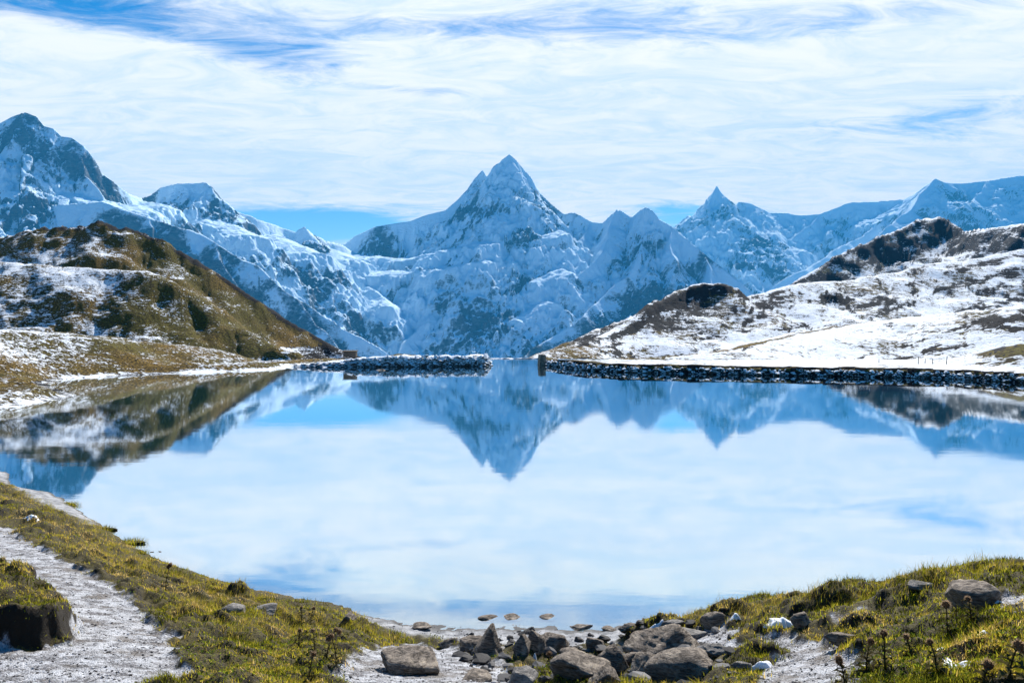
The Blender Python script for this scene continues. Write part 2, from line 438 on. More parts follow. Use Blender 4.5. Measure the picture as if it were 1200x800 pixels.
# right: the far white range with the sharp horn at its left end
horn = [(770, 312, 14000), (790, 290, 14000), (805, 281, 14000), (815, 268, 14000), (826, 249, 14000), (840, 217, 14000), (847, 227, 14000), (859, 241, 14000), (868, 236, 14000), (880, 238, 14000),
        (890, 243, 14000), (900, 249, 14000), (918, 249, 14000), (935, 252, 14000), (960, 251, 14000), (975, 245, 14000), (1000, 237, 14000), (1030, 236, 14000), (1058, 234, 14000),
        (1072, 224, 13800), (1085, 216, 13700), (1095, 209, 13600), (1108, 214, 13600), (1130, 215, 13600), (1160, 211, 13600), (1200, 205, 13600), (1260, 192, 13600), (1340, 204, 13600), (1440, 230, 13600)]
mountain('white_mountain', np.arange(760, 1440, 1.45), np.concatenate([np.arange(10500, 14100, 12.0), np.arange(14100, 15000, 50)]),
         [(horn[:11], 2.0, 0.75, 200), (horn[8:], 1.3, 0.7, 450),
          ([(839, 223, 14000), (836, 255, 13600), (825, 290, 13000)], 2.6, 0.8, 200),
          ([(880, 237, 14000), (872, 265, 13500), (850, 290, 13100)], 1.2, 0.8, 300),
          ([(960, 251, 14000), (925, 285, 13400), (885, 318, 12600), (860, 335, 12200)], 1.1, 0.7, 300),
          ([(1058, 234, 14000), (1010, 275, 13200), (950, 310, 12300), (905, 335, 11700)], 1.1, 0.7, 300),
          ([(1095, 209, 13600), (1062, 250, 13000), (1010, 290, 12300), (950, 330, 11500)], 1.1, 0.7, 300),
          ([(1160, 211, 13600), (1130, 255, 12900), (1090, 290, 12200)], 1.1, 0.7, 300),
          ([(1260, 192, 13600), (1230, 250, 12900), (1190, 290, 12200)], 1.1, 0.7, 300)],
         [([(820, 296, 13300), (860, 293, 13300), (895, 285, 13400)], 0.30, 500),
          ([(835, 315, 12900), (880, 305, 12900), (930, 290, 13100)], 0.35, 400),
          ([(1000, 262, 13600), (1050, 245, 13700), (1080, 222, 13650)], 0.5, 300)], 0.34, 0.65, 6, 1.2)

# ------------------------------------------------------------------ the low ground beyond the lake, out to the horizon
M_VALLEY = alpine_material('valley_rock_and_snow', (0.05, 0.05, 0.05), (0.10, 0.10, 0.09), (0.8, 0.84, 0.9), 0.75, 1.2, 4.0)
xs = np.linspace(-19000, 19000, 120)
ys = np.concatenate([[-2300, -1500, -800, -200, -60, -20, 60, 150, 196], np.geomspace(205, 15800, 80)])
Yv, Xv = np.meshgrid(ys, xs, indexing='ij')
Zv = np.where(Yv > 196, np.maximum(-3.0 - (Yv - 196) * 0.16, VALLEY), -6.0)
terrain('valley_ground', Xv, Yv, Zv, M_VALLEY, {'snow': np.zeros(Xv.shape)})

# ------------------------------------------------------------------ hill on the left shore
def wpt(px, py):
    q = PZ(px, py, 0.0)
    return (q[0], q[1])
shore_l = [wpt(-600, 510), wpt(-250, 492), wpt(0, 479), wpt(50, 472), wpt(93, 464), wpt(70, 456), wpt(52, 449), wpt(80, 444), wpt(130, 441), wpt(200, 438), wpt(260, 436), wpt(330, 433),
           (-44.5, 163.0), (-5.0, 166.5), (-5.0, 175), (-4.0, 196), (-1.0, 420)]
X, Y = fan(np.arange(-330, 650, 1.5), np.concatenate([np.arange(70, 200, 0.75), np.arange(200, 330, 1.1), np.arange(330, 520, 3)]))
back = [P3(*q) for q in ((-400, 265, 300), (-150, 285, 300), (0, 279, 292), (55, 268, 290), (90, 266, 288), (115, 261, 288), (150, 269, 288), (190, 282, 288), (240, 312, 286), (300, 351, 284), (355, 386, 282), (400, 410, 280), (440, 424, 280))]
frontc = [P3(*q) for q in ((-300, 290, 215), (-100, 300, 215), (0, 307, 214), (70, 313, 212), (140, 317, 212), (176, 318, 212), (210, 335, 210), (250, 360, 206), (290, 388, 202), (330, 412, 198))]
low = [P3(*q) for q in ((-200, 380, 140), (-40, 385, 140), (60, 390, 150), (120, 395, 160), (220, 405, 172))]
Xw = X + 2.6 * fbm(X / 16, Y / 16, 3, .5, 51); Yw = Y + 2.6 * fbm(X / 16, Y / 16, 3, .5, 54)
h1, s_, d1 = tents(X, Yw, back, 0.95, 0.62, 18, r=1.5)
h2, s_, d2 = tents(Xw, Yw, frontc, 0.95, 0.62, 14, r=2.0)
h3, s_, d3 = tents(X, Y, low, 0.42, r=8)
shelf = -0.004 * (Y - 150) + 1.0 - 0.09 * np.maximum(Y - 176, 0)
H = np.maximum(np.maximum(h1, h2), np.maximum(h3, shelf))
amp = smooth(np.minimum(np.minimum(d1, d2), d3), 0, 24)
H = H + (0.25 + 0.75 * amp) * (1.2 * fbm(X / 26, Y / 26, 3, 0.5, 5) + 0.7 * fbm(X / 7, Y / 7, 3, 0.5, 8)) + 0.12 * ridged(X / 3.2, Y / 1.2, 3, 0.5, 12) - 0.12
H = H + 0.22 * np.abs(np.sin((H + 0.8 * fbm(X / 9, Y / 9, 3, 0.5, 31)) * 2.4)) * smooth(H, 2, 5)      # little terraces trodden along the contours
H = H + 1.0 * (ridged(X / 6.5, Y / 6.5, 3, 0.5, 41) - 0.8) * smooth(9 - d1, 0, 8) * smooth(-X, 95, 120)
sdl = sdist(X, Y, shore_l)
rim = np.where(sdl > 0, 0.14 * np.minimum(sdl, 2.5) + 0.48 * np.maximum(sdl - 2.0, 0), 0.30 * sdl) + 0.10 * fbm(X / 2.5, Y / 2.5, 3, 0.5, 17)
H = np.where(H < rim, H, rim)
right_side = smooth(X + 0.16 * (Y - 200), -62, -38)              # the flank that falls to the outflow is bare of snow
snow = 0.50 - 0.58 * right_side - 0.35 * smooth(3.0 - d1, 0, 3) - 0.18 * smooth(-d1, -5, 0) - 0.16 * smooth(-np.abs(d2 - 9), -10, 0) * smooth(X, -100, -70)
backhill = smooth(h1 - h2, -1.0, 2.0)
snow = np.where(d3 < 0, snow, (1 - backhill) * (0.56 - 0.22 * smooth(X + 0.10 * (Y - 205), -104, -70)) + backhill * (0.56 - 0.16 * smooth(X, -152, -112) + 0.30 * smooth(9 - (h1 - h2), 0, 5) * smooth(-X, 70, 95)))
snow = snow - 0.40 * smooth(4.0 - d1, 0, 3.5) * smooth(X, -175, -150)
snow = snow - 0.22 * smooth(2.2 - d2, 0, 2) * (1 - backhill) * smooth(fbm(X / 9, Y / 9, 2, .5, 57), -.4, .2)
snow = snow - 0.08 * smooth(h3 - h2, -.5, 1.5) + 0.20 * fbm(X / 34, Y / 20, 3, 0.5, 23)
snow = snow + 0.30 * smooth(0.55 - H, 0.1, 0.4) * smooth(Y, 128, 136)
gully = smooth(h1 - h2, 0.5, 2.5) * smooth(7 - (h1 - h2), 0, 5) * smooth(X, -75, -50)
rock = 0.12 + 0.45 * smooth(5 - d1, 0, 4) * smooth(X, -185, -160) + 0.6 * gully * smooth(fbm(X / 8, Y / 8, 2, 0.5, 29), 0.0, 0.4) + 0.30 * smooth(2.6 - d1, 0, 2.6) * smooth(-X, 55, 80) + 0.5 * smooth(0.5 - H, 0, .3)
terrain('left_hill', X, Y, H, M_HILL, {'snow': snow, 'rock': rock})

# ------------------------------------------------------------------ snowy hill on the right shore
dam_r = [(5.6, 420), (5.8, 196), (6.4, 172), (14.0, 153.5), (22, 147.0), (43.5, 140.5), (60, 136.5), (72, 132.5), (78, 124), (90, 112), (140, 90)]
X, Y = fan(np.arange(560, 1420, 1.5), np.concatenate([np.arange(95, 300, 1.2), np.geomspace(300, 1900, 340)]))
r_back = [P3(*q) for q in ((870, 372, 1150), (930, 331, 1300), (960, 314, 1380), (1000, 291, 1450), (1030, 279, 1500), (1062, 264, 1540), (1085, 255, 1580), (1100, 253, 1580), (1112, 260, 1560), (1130, 270, 1500), (1160, 268, 1450), (1200, 262, 1420), (1300, 248, 1400), (1450, 240, 1400))]
r_mid = [P3(*q) for q in ((600, 426, 400), (640, 413, 430), (668, 405, 450), (700, 394, 500), (722, 383, 530), (750, 366, 560), (775, 352, 590), (800, 340, 610), (826, 333, 620), (846, 335, 620), (866, 345, 625), (900, 338, 650), (940, 333, 680), (1010, 326, 740), (1090, 310, 800), (1200, 292, 850), (1400, 270, 850))]
r_low = [P3(*q) for q in ((690, 420, 260), (760, 417, 250), (830, 412, 250), (862, 408, 255), (905, 398, 280), (960, 386, 310), (1020, 377, 330), (1090, 371, 330), (1150, 366, 320), (1210, 360, 300), (1400, 340, 300))]
r_edge = [P3(*q) for q in ((1085, 431, 146), (1130, 424, 150), (1170, 412, 150), (1215, 402, 146), (1400, 380, 140))]
ha, s1, da = tents(X, Y, r_back[:11], 1.3, 0.40, 48, r=2)
hb, s1, db = tents(X, Y, r_back[10:], 0.75, 0.42, 80, r=6)
h1 = np.maximum(ha, hb); d1 = np.minimum(da, db)
ha, s2, da = tents(X, Y, r_mid[3:11], 1.2, 0.38, 16, r=2)
hb, s2, db = tents(X, Y, r_mid, 0.55, 0.40, 60, r=5)
h2 = np.maximum(np.minimum(ha, hb), hb - 7 * np.exp(-((X - 130) / 60) ** 2) * smooth(da, 3, 9)); d2 = db
h3, s3, d3 = tents(X, Y, r_low, 0.30, r=6)
h4, s4, d4 = tents(X, Y, r_edge, 0.30, r=4)
H = np.maximum(np.maximum(h1, h2), np.maximum(h3, h4))
H0 = H
dm = np.where(H == h1, d1, np.where(H == h2, d2, np.where(H == h3, d3, d4)))
scl = np.clip(Y / 500, 0.2, 2.2)
H = H + (0.3 + 0.7 * smooth(dm, 0, 30)) * (7 * scl * fbm(X / 90, Y / 90, 3, 0.5, 61) + 2.5 * scl * fbm(X / 28, Y / 28, 4, 0.5, 64)) * 0.7
H = H + 0.55 * scl * fbm(X / (8 * scl), Y / (8 * scl), 3, 0.55, 67)
crag = smooth(fbm(X / (95) + 0.4, Y / 95, 4, 0.55, 71), 0.18, 0.42) * smooth(Y, 250, 360)
def crag_at(px, py, Yc, rx, ry):
    q = P3(px, py, Yc)
    return np.exp(-((X - q[0]) / rx) ** 2 - ((Y - q[1]) / ry) ** 2)
crag = np.maximum(crag * 0.55, np.maximum.reduce([crag_at(815, 345, 590, 40, 24), crag_at(775, 362, 560, 34, 20), crag_at(875, 395, 400, 22, 30), crag_at(910, 385, 430, 22, 26),
       crag_at(1060, 300, 1250, 70, 40), crag_at(1185, 300, 1150, 90, 50),
       crag_at(1180, 280, 1350, 90, 45), crag_at(1120, 320, 1000, 60, 30), crag_at(1185, 375, 290, 13, 20), crag_at(860, 405, 330, 14, 10) * .6, crag_at(690, 398, 480, 30, 12)]))
cn = ridged((X + .5 * Y) / (48 * scl), (Y - .5 * X) / (17 * scl), 4, 0.55, 75) - 0.8
H = H + crag * cn * 2.0 * scl
cj = crag + 0.30 * fbm((X + .4 * Y) / (110 * scl), (Y - .3 * X) / (20 * scl), 2, 0.5, 78)
stepk = np.where(Y > 900, 2.6, np.where(Y > 450, 2.0, 0.8)) * scl * smooth(Y, 240, 330)
for tk in (0.25, 0.45, 0.65, 0.85):
    H = H + stepk * (smooth(cj, tk, tk + 0.10) - 1.15 * smooth(cj, tk - .12, tk + .35))
sdr = sdist(X, Y, dam_r)
rim = np.where(sdr > 0, 1.45 + 0.016 * np.minimum(sdr, 60) + 0.35 * np.maximum(sdr - 12, 0), 0.8 * sdr + 1.45)
rim = rim + 0.18 * fbm(X / 6, Y / 6, 3, 0.5, 81)
H = np.where(H < rim, np.where(sdr > 0, np.maximum(H, np.minimum(rim, 1.6 - 0.07 * np.maximum(Y - 162, 0))), H), rim)
led = ridged((X * .8 + Y * .25) / (70 * scl), (H * 2.2 + Y * .12 - X * .3) / (16 * scl), 4, 0.6, 77) - 0.75
gr = np.hypot(np.gradient(H, axis=0) / np.gradient(Y, axis=0), np.gradient(H, axis=1) / np.gradient(X, axis=1))
steep = smooth(gr + 0.75 * fbm((X + .6 * Y) / (34 * scl), (H * 2.5 - .5 * X) / (13 * scl), 3, .55, 90), 0.66, 1.05)
snow = 0.70 - 0.30 * crag * smooth(led, -0.30, 0.10) - 0.46 * steep + 0.16 * fbm(X / 40, Y / 40, 3, 0.5, 85)
snow = snow - 0.55 * smooth(np.exp(-((h3 - H) / 0.8) ** 2) * np.exp(-(d3 / 2.2) ** 2), 0.1, 0.8) * smooth(X, 20, 40)
snow = snow - 0.55 * smooth(3.2 - sdr, 0, 2) * smooth(75 - X, 0, 20) - 0.75 * smooth(d4 * -1, -14, -4) * smooth(X, 78, 86)
snow = snow - 0.35 * smooth(2.0 - H, 0, 0.8) * smooth(Y, 150, 170) * smooth(60 - X, 0, 20)
rock = 0.20 + 0.5 * crag + 1.5 * steep
terrain('right_hill', X, Y, H, M_HILL_R, {'snow': snow, 'rock': rock})

# ------------------------------------------------------------------ foreground bank: control points (x px, y px, height) turned into world points
ctl = [PZ(*q) for q in (
    (-120, 550, .2), (-120, 620, 1.3), (-120, 700, 2.8), (-120, 800, 4.0),
    (0, 553, .12), (0, 580, .7), (0, 605, 1.1), (0, 640, 1.7), (0, 680, 2.5), (0, 720, 3.2), (0, 795, 4.0),
    (50, 576, .12), (60, 600, .8), (60, 650, 1.75), (60, 720, 3.0), (100, 607, .12), (120, 634, .42), (120, 655, 1.3), (120, 690, 2.2), (120, 760, 3.5),
    (160, 650, .22), (200, 670, .48), (200, 700, 1.6), (200, 740, 2.6), (200, 795, 3.7), (280, 697, .5), (280, 730, 1.8), (280, 790, 3.3),
    (360, 722, .5), (360, 750, 1.6), (360, 795, 3.0), (440, 737, .22), (440, 762, 1.3), (440, 795, 2.5), (500, 735, .04), (540, 750, .22), (540, 772, 1.2), (540, 798, 2.4),
    (640, 736, .03), (640, 757, .25), (640, 777, 1.1), (640, 798, 2.2), (740, 735, .05), (740, 757, .5), (740, 775, 1.3), (740, 798, 2.4), (800, 723, .7), (800, 745, 1.4), (800, 770, 2.2), (800, 798, 3.0),
    (860, 711, 1.5), (860, 740, 2.2), (860, 795, 3.6), (950, 698, 2.4), (950, 740, 3.0), (950, 795, 4.1), (1050, 682, 3.2), (1050, 730, 3.9), (1050, 795, 4.9),
    (1150, 663, 4.0), (1150, 720, 4.7), (1150, 795, 5.5), (1200, 659, 4.3), (1200, 740, 5.2), (1200, 795, 5.8), (1300, 652, 4.7), (1300, 780, 6.2))]
ctl += [(-30, 0, 7.5), (-12, 0, 8.1), (0, 0, 8.3), (12, 0, 8.4), (30, 2, 8.6), (-8, 7, 6.0), (0, 7, 6.1), (8, 7, 6.6), (-45, 25, 3.2), (-40, 12, 5.5), (30, 12, 6.4),
        (5.9, 27.2, 0.0), (8.0, 26.6, 0.05), (11, 26.6, 0.1), (16, 27.5, 0.1), (23, 28.5, 0.1), (32, 30, .2),
        (-3, 29.5, -.45), (3, 29.5, -.45), (9, 30, -.8), (17, 32, -1.1), (30, 36, -1.3), (-10, 33, -.7), (-18, 40, -.8), (-28, 50, -.8), (-40, 58, -.8), (-6, 29, -.15), (-55, 62, -.7)]
ctl = np.array(ctl)
def tps(r2): return 0.5 * r2 * np.log(r2 + 1e-6)
_n = len(ctl)
_K = tps((ctl[:, None, 0] - ctl[None, :, 0]) ** 2 + (ctl[:, None, 1] - ctl[None, :, 1]) ** 2) + np.eye(_n) * 0.6
_Pm = np.c_[np.ones(_n), ctl[:, :2]]
_A = np.block([[_K, _Pm], [_Pm.T, np.zeros((3, 3))]])
_w = np.linalg.solve(_A, np.r_[ctl[:, 2], 0, 0, 0])

def bank_base(X, Y):
    sh = X.shape
    x, y = X.ravel(), Y.ravel()
    z = _w[_n] + _w[_n + 1] * x + _w[_n + 2] * y
    for i in range(_n):
        z = z + _w[i] * tps((x - ctl[i, 0]) ** 2 + (y - ctl[i, 1]) ** 2)
    return z.reshape(sh)

def hit0(px, py, fn):
    Yt = np.linspace(6, 70, 1600)
    Xt = (px - CX) / F * Yt
    zt = EYE + (HY - py) / F * Yt
    g = fn(Xt, Yt)
    k = np.argmax(g >= zt)
    return float(Xt[k]), float(Yt[k])

def poly(pts, fn=None):
    return [hit0(a, b, fn or bank_base) for a, b in pts]

PATH = poly([(-160, 640), (-60, 618), (10, 617), (70, 652), (130, 684), (165, 710), (200, 745), (216, 775), (190, 800), (140, 850), (-120, 900), (-240, 760)])
MOUND = poly([(-90, 705), (-60, 690), (-10, 672), (40, 688), (74, 712), (90, 733), (82, 752), (40, 757), (0, 757), (-70, 765)])
GRAV_C = poly([(405, 768), (440, 757), (470, 752), (520, 757), (560, 768), (600, 783), (618, 830), (400, 850), (395, 800)])
GRAV_R = poly([(884, 742), (930, 745), (975, 752), (1002, 768), (1000, 790), (985, 830), (870, 830), (902, 775)])
GRAV_R2 = poly([(975, 722), (1005, 716), (1022, 722), (1000, 735), (975, 745)])
GRAV_R3 = poly([(1183, 700), (1240, 690), (1260, 735), (1195, 730)])
GRAV_M = poly([(790, 737), (855, 727), (870, 740), (845, 765), (800, 760)])
BEACH = [(-4.6, 25.9), (-3.4, 25.2), (-1.0, 24.2), (1.0, 23.6), (3.6, 23.8), (5.2, 25.2), (6.3, 27.0), (9, 29.5), (-4.2, 29.5), (-4.9, 27.2)]
STRIP = [wpt(-260, 530), wpt(-60, 538), wpt(0, 545), wpt(40, 566), wpt(85, 592), wpt(118, 612), wpt(105, 620), wpt(82, 612), wpt(50, 598), wpt(0, 566), wpt(-260, 550)]

HUMPS = [(hit0(a, b, bank_base), rx, ry, hh) for a, b, rx, ry, hh in ((766, 744, .95, .42, .42), (893, 774, .55, .35, .34), (846, 728, 1.0, .35, .26), (280, 700, .45, .4, .34),
         (700, 762, .4, .3, .2), (1075, 694, .9, .5, .25), (965, 712, .8, .4, .25), (1005, 742, .5, .35, .25), (330, 728, .6, .4, .22), (230, 700, .7, .4, .2), (430, 742, .6, .4, .15))]
def hump(X, Y):
    return np.maximum.reduce([hh * np.exp(-(((X - c[0]) / rx) ** 2 + ((Y - c[1] - .2) / ry) ** 2) ** 1.6) for c, rx, ry, hh in HUMPS])

def masks(X, Y):
    n = 0.35 * fbm(X / 0.9, Y / 0.9, 3, 0.55, 201)
    soft = lambda d, k=0.25: smooth(d + n, -k, k)
    mound = smooth(inside(X, Y, MOUND) + 0.20 * fbm(X / .7, Y / .7, 3, .5, 7), -0.06, 0.36) ** 0.8
    path = soft(inside(X, Y, PATH)) * (1 - smooth(inside(X, Y, MOUND) + 0.5 * n, -0.02, 0.05))
    grav = np.maximum.reduce([soft(inside(X, Y, q)) for q in (GRAV_C, GRAV_R, GRAV_R2, GRAV_R3, GRAV_M)])
    beach = np.maximum(soft(inside(X, Y, BEACH), 0.5), soft(inside(X, Y, STRIP), 0.4))
    hm = 1 - smooth(hump(X, Y), 0.04, 0.14)
    return mound, path * hm, grav * hm, beach * hm

def bank(X, Y):
    mound, path, grav, beach = masks(X, Y)
    z = bank_base(X, Y)
    grassy = (1 - np.maximum(np.maximum(path, grav), beach)) * smooth(z, 0.02, 0.5)
    z = z + grassy * (0.24 * fbm(X / 1.3, Y / 1.3, 3, 0.5, 211) + 0.12 * fbm(X / .5, Y / .5, 3, 0.5, 215) + 0.05) - 0.07 * path - 0.05 * grav
    z = z + 0.02 * fbm(X / 0.22, Y / 0.22, 3, 0.5, 219) * smooth(z, -.3, .3)
    z = z + hump(X, Y) * (1 + 0.3 * fbm(X / .3, Y / .3, 2, .5, 77)) + 0.035 * fbm(X / .9, Y / .9, 3, .5, 78) * smooth(.5 - np.abs(z), 0, .4)
    z = z + mound * (0.50 + 0.05 * fbm(X / .6, Y / .6, 2, .5, 3))
    return z

def hit(px, py):
    return hit0(px, py, bank)

M_BANK, t, out = material('bank_soil_and_gravel')
ps = pos(t)
n1 = t.noise(ps, 2.2, 6, 0.65)
n2 = t.noise(ps, 26.0, 5, 0.7)
vor = t.n('ShaderNodeTexVoronoi', ins={'Vector': ps, 'Scale': 34.0})
stone = t.ss(t.math('ADD', t.n('ShaderNodeSeparateColor', ins={0: vor.outputs['Color']}).outputs[0], t.math('MULTIPLY', t.math('SUBTRACT', n1, .5), 1.4)), 0.15, 0.95)
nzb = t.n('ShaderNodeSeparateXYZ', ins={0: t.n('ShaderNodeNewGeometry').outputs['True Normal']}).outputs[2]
gcol = t.mix(stone, (0.09, 0.086, 0.086), (0.42, 0.41, 0.43))
gcol = t.mix(t.ss(n2, 0.47, 0.33), gcol, (0.05, 0.045, 0.045))
frost = t.ss(t.math('ADD', n1, t.math('MULTIPLY', n2, 0.5)), 0.66, 0.84)
gcol = t.mix(t.math('MULTIPLY', frost, 0.42), gcol, (0.80, 0.82, 0.86))
soil = t.mix(t.ss(n1, 0.35, 0.65), (0.012, 0.009, 0.004), (0.050, 0.036, 0.011))
soil = t.mix(t.ss(n2, 0.45, 0.65), soil, (0.11, 0.090, 0.014))
wet = t.mix(t.ss(n1, 0.3, 0.7), (0.17, 0.17, 0.18), (0.50, 0.50, 0.51))
wet = t.mix(t.ss(n2, 0.45, 0.30), wet, (0.10, 0.095, 0.09))
soil = t.mix(t.ss(nzb, 0.80, 0.55), soil, (0.016, 0.011, 0.006))   # bare earth on steep faces, its darkness also standing in for their shade
g_ = t.ss(t.math('ADD', attr(t, 'gravel'), t.math('MULTIPLY', t.math('SUBTRACT', n1, 0.5), 1.1)), 0.25, 0.75); b_ = attr(t, 'beach')
gcol = t.mix(t.math('MULTIPLY', t.ss(t.noise(ps, 0.9, 5, .65), 0.50, 0.66), 0.75), gcol, (0.11, 0.085, 0.06))
c = t.mix(g_, soil, gcol)
wet = t.mix(t.ss(t.n('ShaderNodeSeparateXYZ', ins={0: ps}).outputs[2], 0.055, 0.01), wet, (0.14, 0.135, 0.13))
c = t.mix(b_, c, wet)
zc = t.n('ShaderNodeSeparateXYZ', ins={0: ps}).outputs[2]
c = t.mix(t.ss(zc, -0.02, -0.9), c, (0.06, 0.19, 0.21))
h = t.math('ADD', n2, t.math('MULTIPLY', t.math('MULTIPLY', vor.outputs['Distance'], -1.2), t.math('MAXIMUM', g_, b_)))
principled(t, out, c, 0.85, h, 0.9, 0.035, 0.25)

X, Y = fan(np.concatenate([np.arange(-1400, -170, 16), np.arange(-170, 1380, 2.1), np.arange(1380, 2700, 16)]), np.concatenate([np.arange(3, 8, 0.25), np.arange(8, 31, 0.065), np.arange(31, 62, 0.2)]))
mound, path, grav, beach = masks(X, Y)
Z = bank(X, Y)
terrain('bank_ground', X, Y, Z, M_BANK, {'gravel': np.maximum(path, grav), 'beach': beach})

# ------------------------------------------------------------------ lake
M_WATER, t, out = material('lake_water')
ps = pos(t)
far = t.n('ShaderNodeSeparateXYZ', ins={0: ps}).outputs[1]
r1 = t.noise(t.scale(ps, (0.20, 0.9, 1)), 0.9, 3, 0.5)
r2 = t.noise(t.scale(ps, (0.5, 1.6, 1), (0, 0, R(12))), 2.6, 3, 0.55)
patch = t.noise(t.scale(ps, (0.03, 0.09, 1)), 1.0, 3, 0.5)
calm = t.ss(patch, 0.40, 0.66, 0.25, 1.0)
hgt = t.math('MULTIPLY', t.math('ADD', r1, t.math('MULTIPLY', r2, 0.30)), calm)
nb = t.n('ShaderNodeBump', ins={'Strength': 0.55, 'Distance': 0.006, 'Height': hgt})
gl = t.n('ShaderNodeBsdfGlossy', ins={'Color': (0.97, 0.99, 1.0, 1), 'Roughness': 0.025, 'Normal': nb.outputs[0]})
tr = t.n('ShaderNodeBsdfTransparent', ins={'Color': (0.70, 0.92, 0.96, 1)})
lw = t.n('ShaderNodeLayerWeight', ins={'Blend': 0.5})
ref = t.ss(lw.outputs['Facing'], 0.36, 0.84, 0.08, 0.97)
mxs = t.n('ShaderNodeMixShader', ins={0: ref, 1: tr.outputs[0], 2: gl.outputs[0]})
t.put(out.inputs[0], mxs.outputs[0])
lake = mesh_np('lake_water', np.array([(-500, 12, 0), (420, 12, 0), (420, 130, 0), (6.6, 196, 0), (-7, 196, 0), (-500, 196, 0)], float), np.array([[0, 1, 2, 3, 4, 5]]), M_WATER, False)
lake['kind'] = 'structure'
M_BED, t, out = material('lake_bed_silt')
n1 = t.noise(pos(t), 0.15, 5, 0.6)
principled(t, out, t.mix(t.ss(n1, .35, .65), (0.05, 0.20, 0.22), (0.08, 0.26, 0.27)), 0.9)
bed = mesh_np('lake_bed', np.array([(-600, 20, -1.3), (520, 20, -1.3), (520, 198, -2.6), (-600, 198, -2.6)], float), np.array([[0, 1, 2, 3]]), M_BED, False)
bed['kind'] = 'structure'

# ------------------------------------------------------------------ rocks
_ico = {}
def ico(sub):
    if sub not in _ico:
        b = bmesh.new()
        bmesh.ops.create_icosphere(b, subdivisions=sub, radius=1.0)
        b.verts.ensure_lookup_table()
        _ico[sub] = (np.array([v.co[:] for v in b.verts]), np.array([[v.index for v in f.verts] for f in b.faces]))
        b.free()
    return _ico[sub]

def rock_verts(seed, sub, size, facets=13, layers=0.0, tilt=0.3, point=0.0):
    """a broken stone: a ball cut by planes, roughened, optionally stepped along its bedding"""
    g = np.random.default_rng(seed)
    U, Fc = ico(sub)
    n = g.normal(size=(facets, 3)); n /= np.linalg.norm(n, axis=1)[:, None]
    d = g.uniform(0.42, 0.95, facets)
    c = U @ n.T
    rr = np.where(c > 0.05, d[None] / np.maximum(c, 0.05), 9.0)
    r = np.minimum(rr.min(1), 1.12)
    V = U * r[:, None]
    if point:
        V[:, :2] *= (1 - point * np.clip(V[:, 2:3], 0, 1))
    for f, a in ((1.9, 0.020), (4.6, 0.022), (10.0, 0.020), (21.0, 0.012)):
        nn = perlin(V[:, 0] * f + seed * 1.3, V[:, 1] * f + V[:, 2] * f * 0.8 + seed, seed % 50)
        mm = perlin(V[:, 2] * f + seed * 2.1, V[:, 0] * f * 0.7 - V[:, 1] * f + seed, seed % 50 + 3)
        V = V + U * ((nn + mm) * a)[:, None]
    if layers:
        ax = np.array([math.sin(tilt), 0.25 * math.cos(tilt), math.cos(tilt)])
        q = V @ ax
        st = np.abs(((q * layers + 0.35 * perlin(V[:, 0] * 2, V[:, 1] * 2 + seed, 5)) % 1.0) - 0.5)
        V = V - (U - (U @ ax)[:, None] * ax) * (0.085 * smooth(st, 0.36, 0.46))[:, None]
    V = V * (np.array(size) / 2)
    return V, Fc

def rock_material(name, dark, mid_, light, lichen, snow=False):
    m, t, out = material(name)
    tc = t.n('ShaderNodeTexCoord').outputs['Object'] if not snow else pos(t)
    n1 = t.noise(tc, 2.6, 6, 0.65)
    n2 = t.noise(t.scale(tc, (1, 1, 4.5), (0.25, 0.35, 0)), 6.0, 7, 0.68, 0.4)
    n3 = t.noise(tc, 40.0, 4, 0.7)
    c = t.mix(t.ss(n2, 0.36, 0.66), dark, mid_)
    c = t.mix(t.math('MULTIPLY', t.ss(n1, 0.52, 0.68), 0.8), c, light)
    c = t.mix(t.math('MULTIPLY', t.ss(t.math('ADD', t.math('MULTIPLY', n3, 0.6), t.math('MULTIPLY', n1, 0.4)), 0.56, 0.62), 0.6), c, lichen)
    if snow:
        nz = t.n('ShaderNodeSeparateXYZ', ins={0: t.n('ShaderNodeNewGeometry').outputs['Normal']}).outputs[2]
        zz = t.n('ShaderNodeSeparateXYZ', ins={0: tc}).outputs[2]
        f = t.ss(t.math('ADD', t.math('ADD', nz, t.math('MULTIPLY', t.math('MINIMUM', zz, 2.2), 0.42)), t.math('MULTIPLY', t.math('SUBTRACT', t.noise(tc, .8, 5, .6), .5), 1.5)), 0.54, 0.86)
        c = t.mix(f, c, (0.84, 0.87, 0.91))
    h = t.math('ADD', n2, t.math('ADD', t.math('MULTIPLY', n1, .3), t.math('MULTIPLY', n3, .12)))
    principled(t, out, c, 0.86, h, 1.0, 0.11 if not snow else 0.12, 0.25)
    return m

M_ROCK = rock_material('grey_schist', (0.075, 0.060, 0.048), (0.31, 0.255, 0.205), (0.54, 0.45, 0.365), (0.30, 0.24, 0.12))
M_PALE = rock_material('pale_stone', (0.14, 0.13, 0.12), (0.30, 0.275, 0.25), (0.46, 0.42, 0.38), (0.36, 0.34, 0.29))
M_WALL = rock_material('wall_stone', (0.030, 0.026, 0.021), (0.12, 0.105, 0.085), (0.22, 0.19, 0.15), (0.14, 0.115, 0.05), True)

